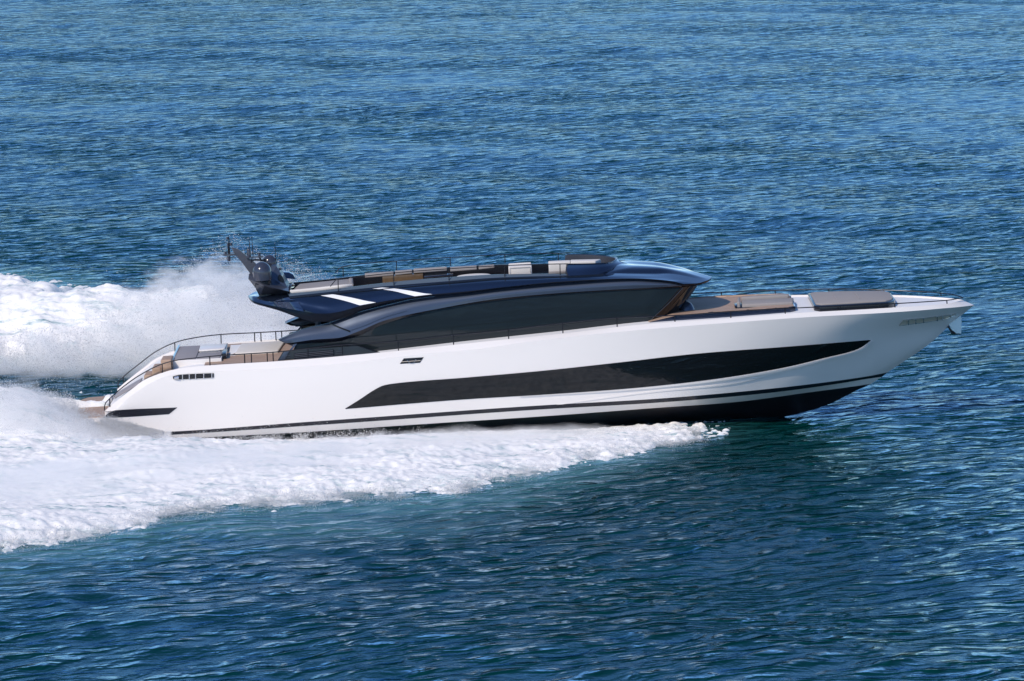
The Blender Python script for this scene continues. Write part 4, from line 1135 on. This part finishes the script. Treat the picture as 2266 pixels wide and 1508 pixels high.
dome(597, 594, 1.0, 0.27, 31)

# ================================================================== loose furniture (things resting on the yacht)
def furn(name, label, cat, origin, group=None):
    o = empty(name, origin); tag(o, label, cat, group); return o
def part(root, name, pieces, m, **kw):
    o = build(name, pieces, m, root, origin=root["_o"], **kw); return o
def start(name, label, cat, px, py, y, group=None):
    p = U(px, py, y); o = furn(name, label, cat, p, group); o["_o"] = tuple(p); return o
def slab(c4, h):
    """four (px,py,y) top corners"""
    return prism([U(*p) for p in c4], h)

# foredeck sofa
s = start("outdoor_sofa", "taupe cushioned sofa with high back on the teak foredeck ahead of the windscreen", "sofa", 1690, 683, 0)
part(s, "seat_cushion", [slab([(1642, 674, -1.35), (1755, 668.5, -1.35), (1756, 659, -0.1), (1640, 664, -0.1)], 0.20)], M["taupe"], bevel=0.05)
part(s, "backrest", [slab([(1640, 658.5, -0.05), (1746, 652.5, -0.05), (1745, 650, 0.25), (1641, 656, 0.25)], 0.34)], M["taupe"], bevel=0.06)
part(s, "armrest", [slab([(1631, 668.5, -1.3), (1638, 668, -1.3), (1638, 657.5, 0.15), (1632, 658, 0.15)], 0.30)], M["taupe"], bevel=0.04)
part(s, "sofa_base", [slab([(1626, 676, -1.25), (1630.5, 682, -1.38), (1757, 677.5, -1.42), (1750, 665, 0.2), (1624, 670, 0.2)], 0.16)], M["black"], bevel=0.02)
part(s, "side_shell", [slab([(1747, 655.5, -0.15), (1750.5, 656.5, -0.15), (1750.5, 653, 0.2), (1747, 652.5, 0.2)], 0.28)], M["navy"], bevel=0.02)

# aft cockpit sunbed: white base, grey pads
s = start("aft_sunbed", "low white sunbed with grey mattress at the aft end of the teak deck", "sunbed", 430, 810, 0)
part(s, "base", [slab([(382, 799, -2.05), (490, 793, -2.05), (501, 767, 1.9), (397, 770, 1.9)], 0.3)], M["white"], bevel=0.02)
part(s, "mattress", [slab([(381, 797.5, -2.0), (433, 794.5, -2.0), (444, 764.5, 1.75), (397, 767, 1.75)], 0.07)], M["greyc"], bevel=0.03)
part(s, "foot_cushion", [slab([(434, 794, -2.0), (487, 791, -2.0), (493, 779, -0.3), (439, 781, -0.3)], 0.07)], M["greyc"], bevel=0.03)
part(s, "headboard", [tube([U(380.5, 799.5, -2.05), U(396, 766, 1.8)], 0.05, 8)], M["navy"])
s = start("folding_table", "square white table with dark edge standing over the far end of the aft sunbed", "table", 470, 785, 0.8)
part(s, "table_top", [slab([(440, 775.5, 0.1), (497, 771.5, 0.1), (502, 760, 1.5), (444, 762.5, 1.5)], 0.05)], M["white"], bevel=0.012)
part(s, "end_panel", [slab([(497.5, 772, 0.0), (500.5, 772, 0.0), (504.5, 760, 1.5), (502, 760, 1.5)], 0.42)], M["black"], bevel=0.008)
part(s, "leg", [slab([(447, 779, 0.0), (450, 779, 0.0), (451, 778, 0.15), (448, 778, 0.15)], 0.3)], M["chrome"])
part(s, "leg", [slab([(484, 777, 0.0), (487, 777, 0.0), (488, 776, 0.15), (485, 776, 0.15)], 0.3)], M["chrome"])
s = start("cockpit_console", "white and black cabinet standing beside the aft sunbed", "cabinet", 496, 797, -1.4)
part(s, "cabinet_body", [slab([(491, 783, -1.6), (500, 782.5, -1.6), (503, 772, -0.2), (494, 772.5, -0.2)], 0.24)], M["black"], bevel=0.01)
part(s, "cabinet_foot", [slab([(490, 797, -1.65), (502.5, 796, -1.65), (504, 790, -1.0), (492, 791, -1.0)], 0.05)], M["white"], bevel=0.01)
s = start("cockpit_daybed", "large cream daybed with flat cushion in the middle of the aft cockpit", "daybed", 570, 785, 0.8)
part(s, "daybed_cushion", [slab([(519.5, 781.5, -0.9), (616, 776.5, -0.9), (632, 753.5, 1.9), (533, 760.5, 1.9)], 0.12)], M["cream"], bevel=0.05)
part(s, "daybed_base", [slab([(506, 788, -0.9), (612, 782.5, -0.9), (628, 758, 1.9), (510, 764, 1.9)], 0.14)], M["deckwhite"], bevel=0.02)

# flybridge furniture
s = start("flybridge_sunpad", "long taupe sunpad with white rolled front edge at the aft end of the flybridge", "sunpad", 700, 645, 0)
part(s, "pad", [slab([(644, 644, -1.0), (779, 631.5, -1.0), (777, 617, 1.1), (662, 628.5, 1.1)], 0.14)], M["taupe"], bevel=0.04)
part(s, "front_roll", [tube(chord([U(642, 647, -1.02), U(700, 641.5, -1.06), U(768, 634, -1.06), U(777, 633.5, -0.9)], 20), 0.075, 10)], M["cream"])
part(s, "head_roll", [tube([U(777.5, 631.5, -0.85), U(776.5, 618, 1.0)], 0.075, 10)], M["taupe"])
part(s, "end_shell", [tube(chord([U(640.5, 650, -1.05), U(641, 641, -0.9), U(650, 632, 0.5)], 12), 0.04, 8)], M["black"])
cx = [(806, 872, 605), (873, 913, 599.5), (914, 990, 595), (995, 1056, 591.5), (1058, 1095, 588.5)]
s = start("flybridge_sofa", "long pale taupe sofa in five cushions along the far side of the flybridge", "sofa", 950, 620, 1.2)
for i, (a, b, t) in enumerate(cx):
    part(s, "back_cushion", [slab([(a + 1, t + 2.4, 0.75), (b - 1, t + 0.2 - (b - a) * 0.045, 0.75), (b - 1, t - 1.6 - (b - a) * 0.045, 1.2), (a + 1, t - 0.4, 1.2)], 0.13 if i < 4 else 0.10)], M["taupe"], bevel=0.03)
part(s, "sofa_base", [slab([(846, 613.5, 0.6), (936, 606.5, 0.6), (936, 602, 1.2), (846, 609, 1.2)], 0.22)], M["wood"], bevel=0.01)
part(s, "seat_frame", [slab([(938, 612, 0.3), (1002, 607, 0.3), (1005, 603, 0.9), (940, 608, 0.9)], 0.07)], M["navy"], bevel=0.01)
s = start("coffee_table", "low round table with a scalloped white top on the flybridge floor", "table", 1045, 615, 0)
c = U(1048, 609.5, 0.1)
part(s, "table_top", [lathe((c.x, c.y, c.z - 0.03), [(0.0, 0.035), (0.3, 0.035), (0.58, 0.02), (0.62, 0.0), (0.58, -0.02), (0.0, -0.02)], 36)], M["cream"])
part(s, "pedestal", [lathe((c.x, c.y, c.z - 0.32), [(0.2, 0), (0.06, 0.04), (0.05, 0.28)], 16)], M["black"])
s = start("lounge_armchair", "cream boxy armchair with piped edges standing alone in the middle of the flybridge", "armchair", 1150, 610, 0)
part(s, "seat", [slab([(1125, 592, -0.5), (1176.5, 589, -0.5), (1176, 583.5, 0.2), (1125, 586.5, 0.2)], 0.30)], M["cream"], bevel=0.03)
part(s, "backrest", [slab([(1125, 584.5, 0.2), (1175, 581.5, 0.2), (1175, 580.5, 0.35), (1126, 583.5, 0.35)], 0.34)], M["cream"], bevel=0.03)
part(s, "piping", [tube([U(1128.5, 606, -0.53), U(1128, 593.5, -0.53), U(1173, 591, -0.53), U(1174, 604, -0.53)], 0.008, 6)], M["taupe"])
s = start("helm_bench", "grey bench seat with box backrest just behind the helm screen", "bench", 1240, 605, 0)
part(s, "backrest", [slab([(1214, 582, -0.7), (1262, 579, -0.7), (1262, 575.5, -0.35), (1213, 578, -0.35)], 0.34)], M["cream"], bevel=0.035)
part(s, "seat_cushion", [slab([(1214, 601, -0.72), (1262, 598, -0.72), (1262, 590, 0.4), (1214, 592, 0.4)], 0.1)], M["taupe"], bevel=0.03)
part(s, "side_cushion", [slab([(1263, 579.5, -0.8), (1318, 577.5, -0.8), (1330, 573.6, 0.0), (1262, 575, 0.0)], 0.22)], M["cream"], bevel=0.04)

# anchor hanging under the bow
s = start("anchor", "polished steel anchor with pale plate hanging under the bow tip", "anchor", 2110, 722, 0)
part(s, "shank", [prism([U(2095, 721.5, 0.05), U(2099, 721, 0.05), U(2107, 731, 0.05), U(2118, 738.5, 0.05), U(2105, 739.5, 0.05), U(2102, 733, .05)], (0, -0.12, 0))], M["rail"], smooth=False)
part(s, "guard_plate", [prism([U(2126, 699.5, -.1), U(2128, 711.7, -.1), U(2127.5, 738.5, -.1), U(2116.5, 738.8, -.1), U(2106, 729, -.1), U(2100, 718.5, -.1)], (0, 0.16, 0))], M["paper"], bevel=0.01)
part(s, "fluke", [prism([U(2094, 741, -0.15), U(2104, 738.6, -0.1), U(2124, 738, 0), U(2127, 740, 0.1), U(2110, 742, 0)], (0, 0.2, -0.02))], M["chrome"], smooth=False)

for o in bpy.data.objects:
    if "_o" in o: del o["_o"]
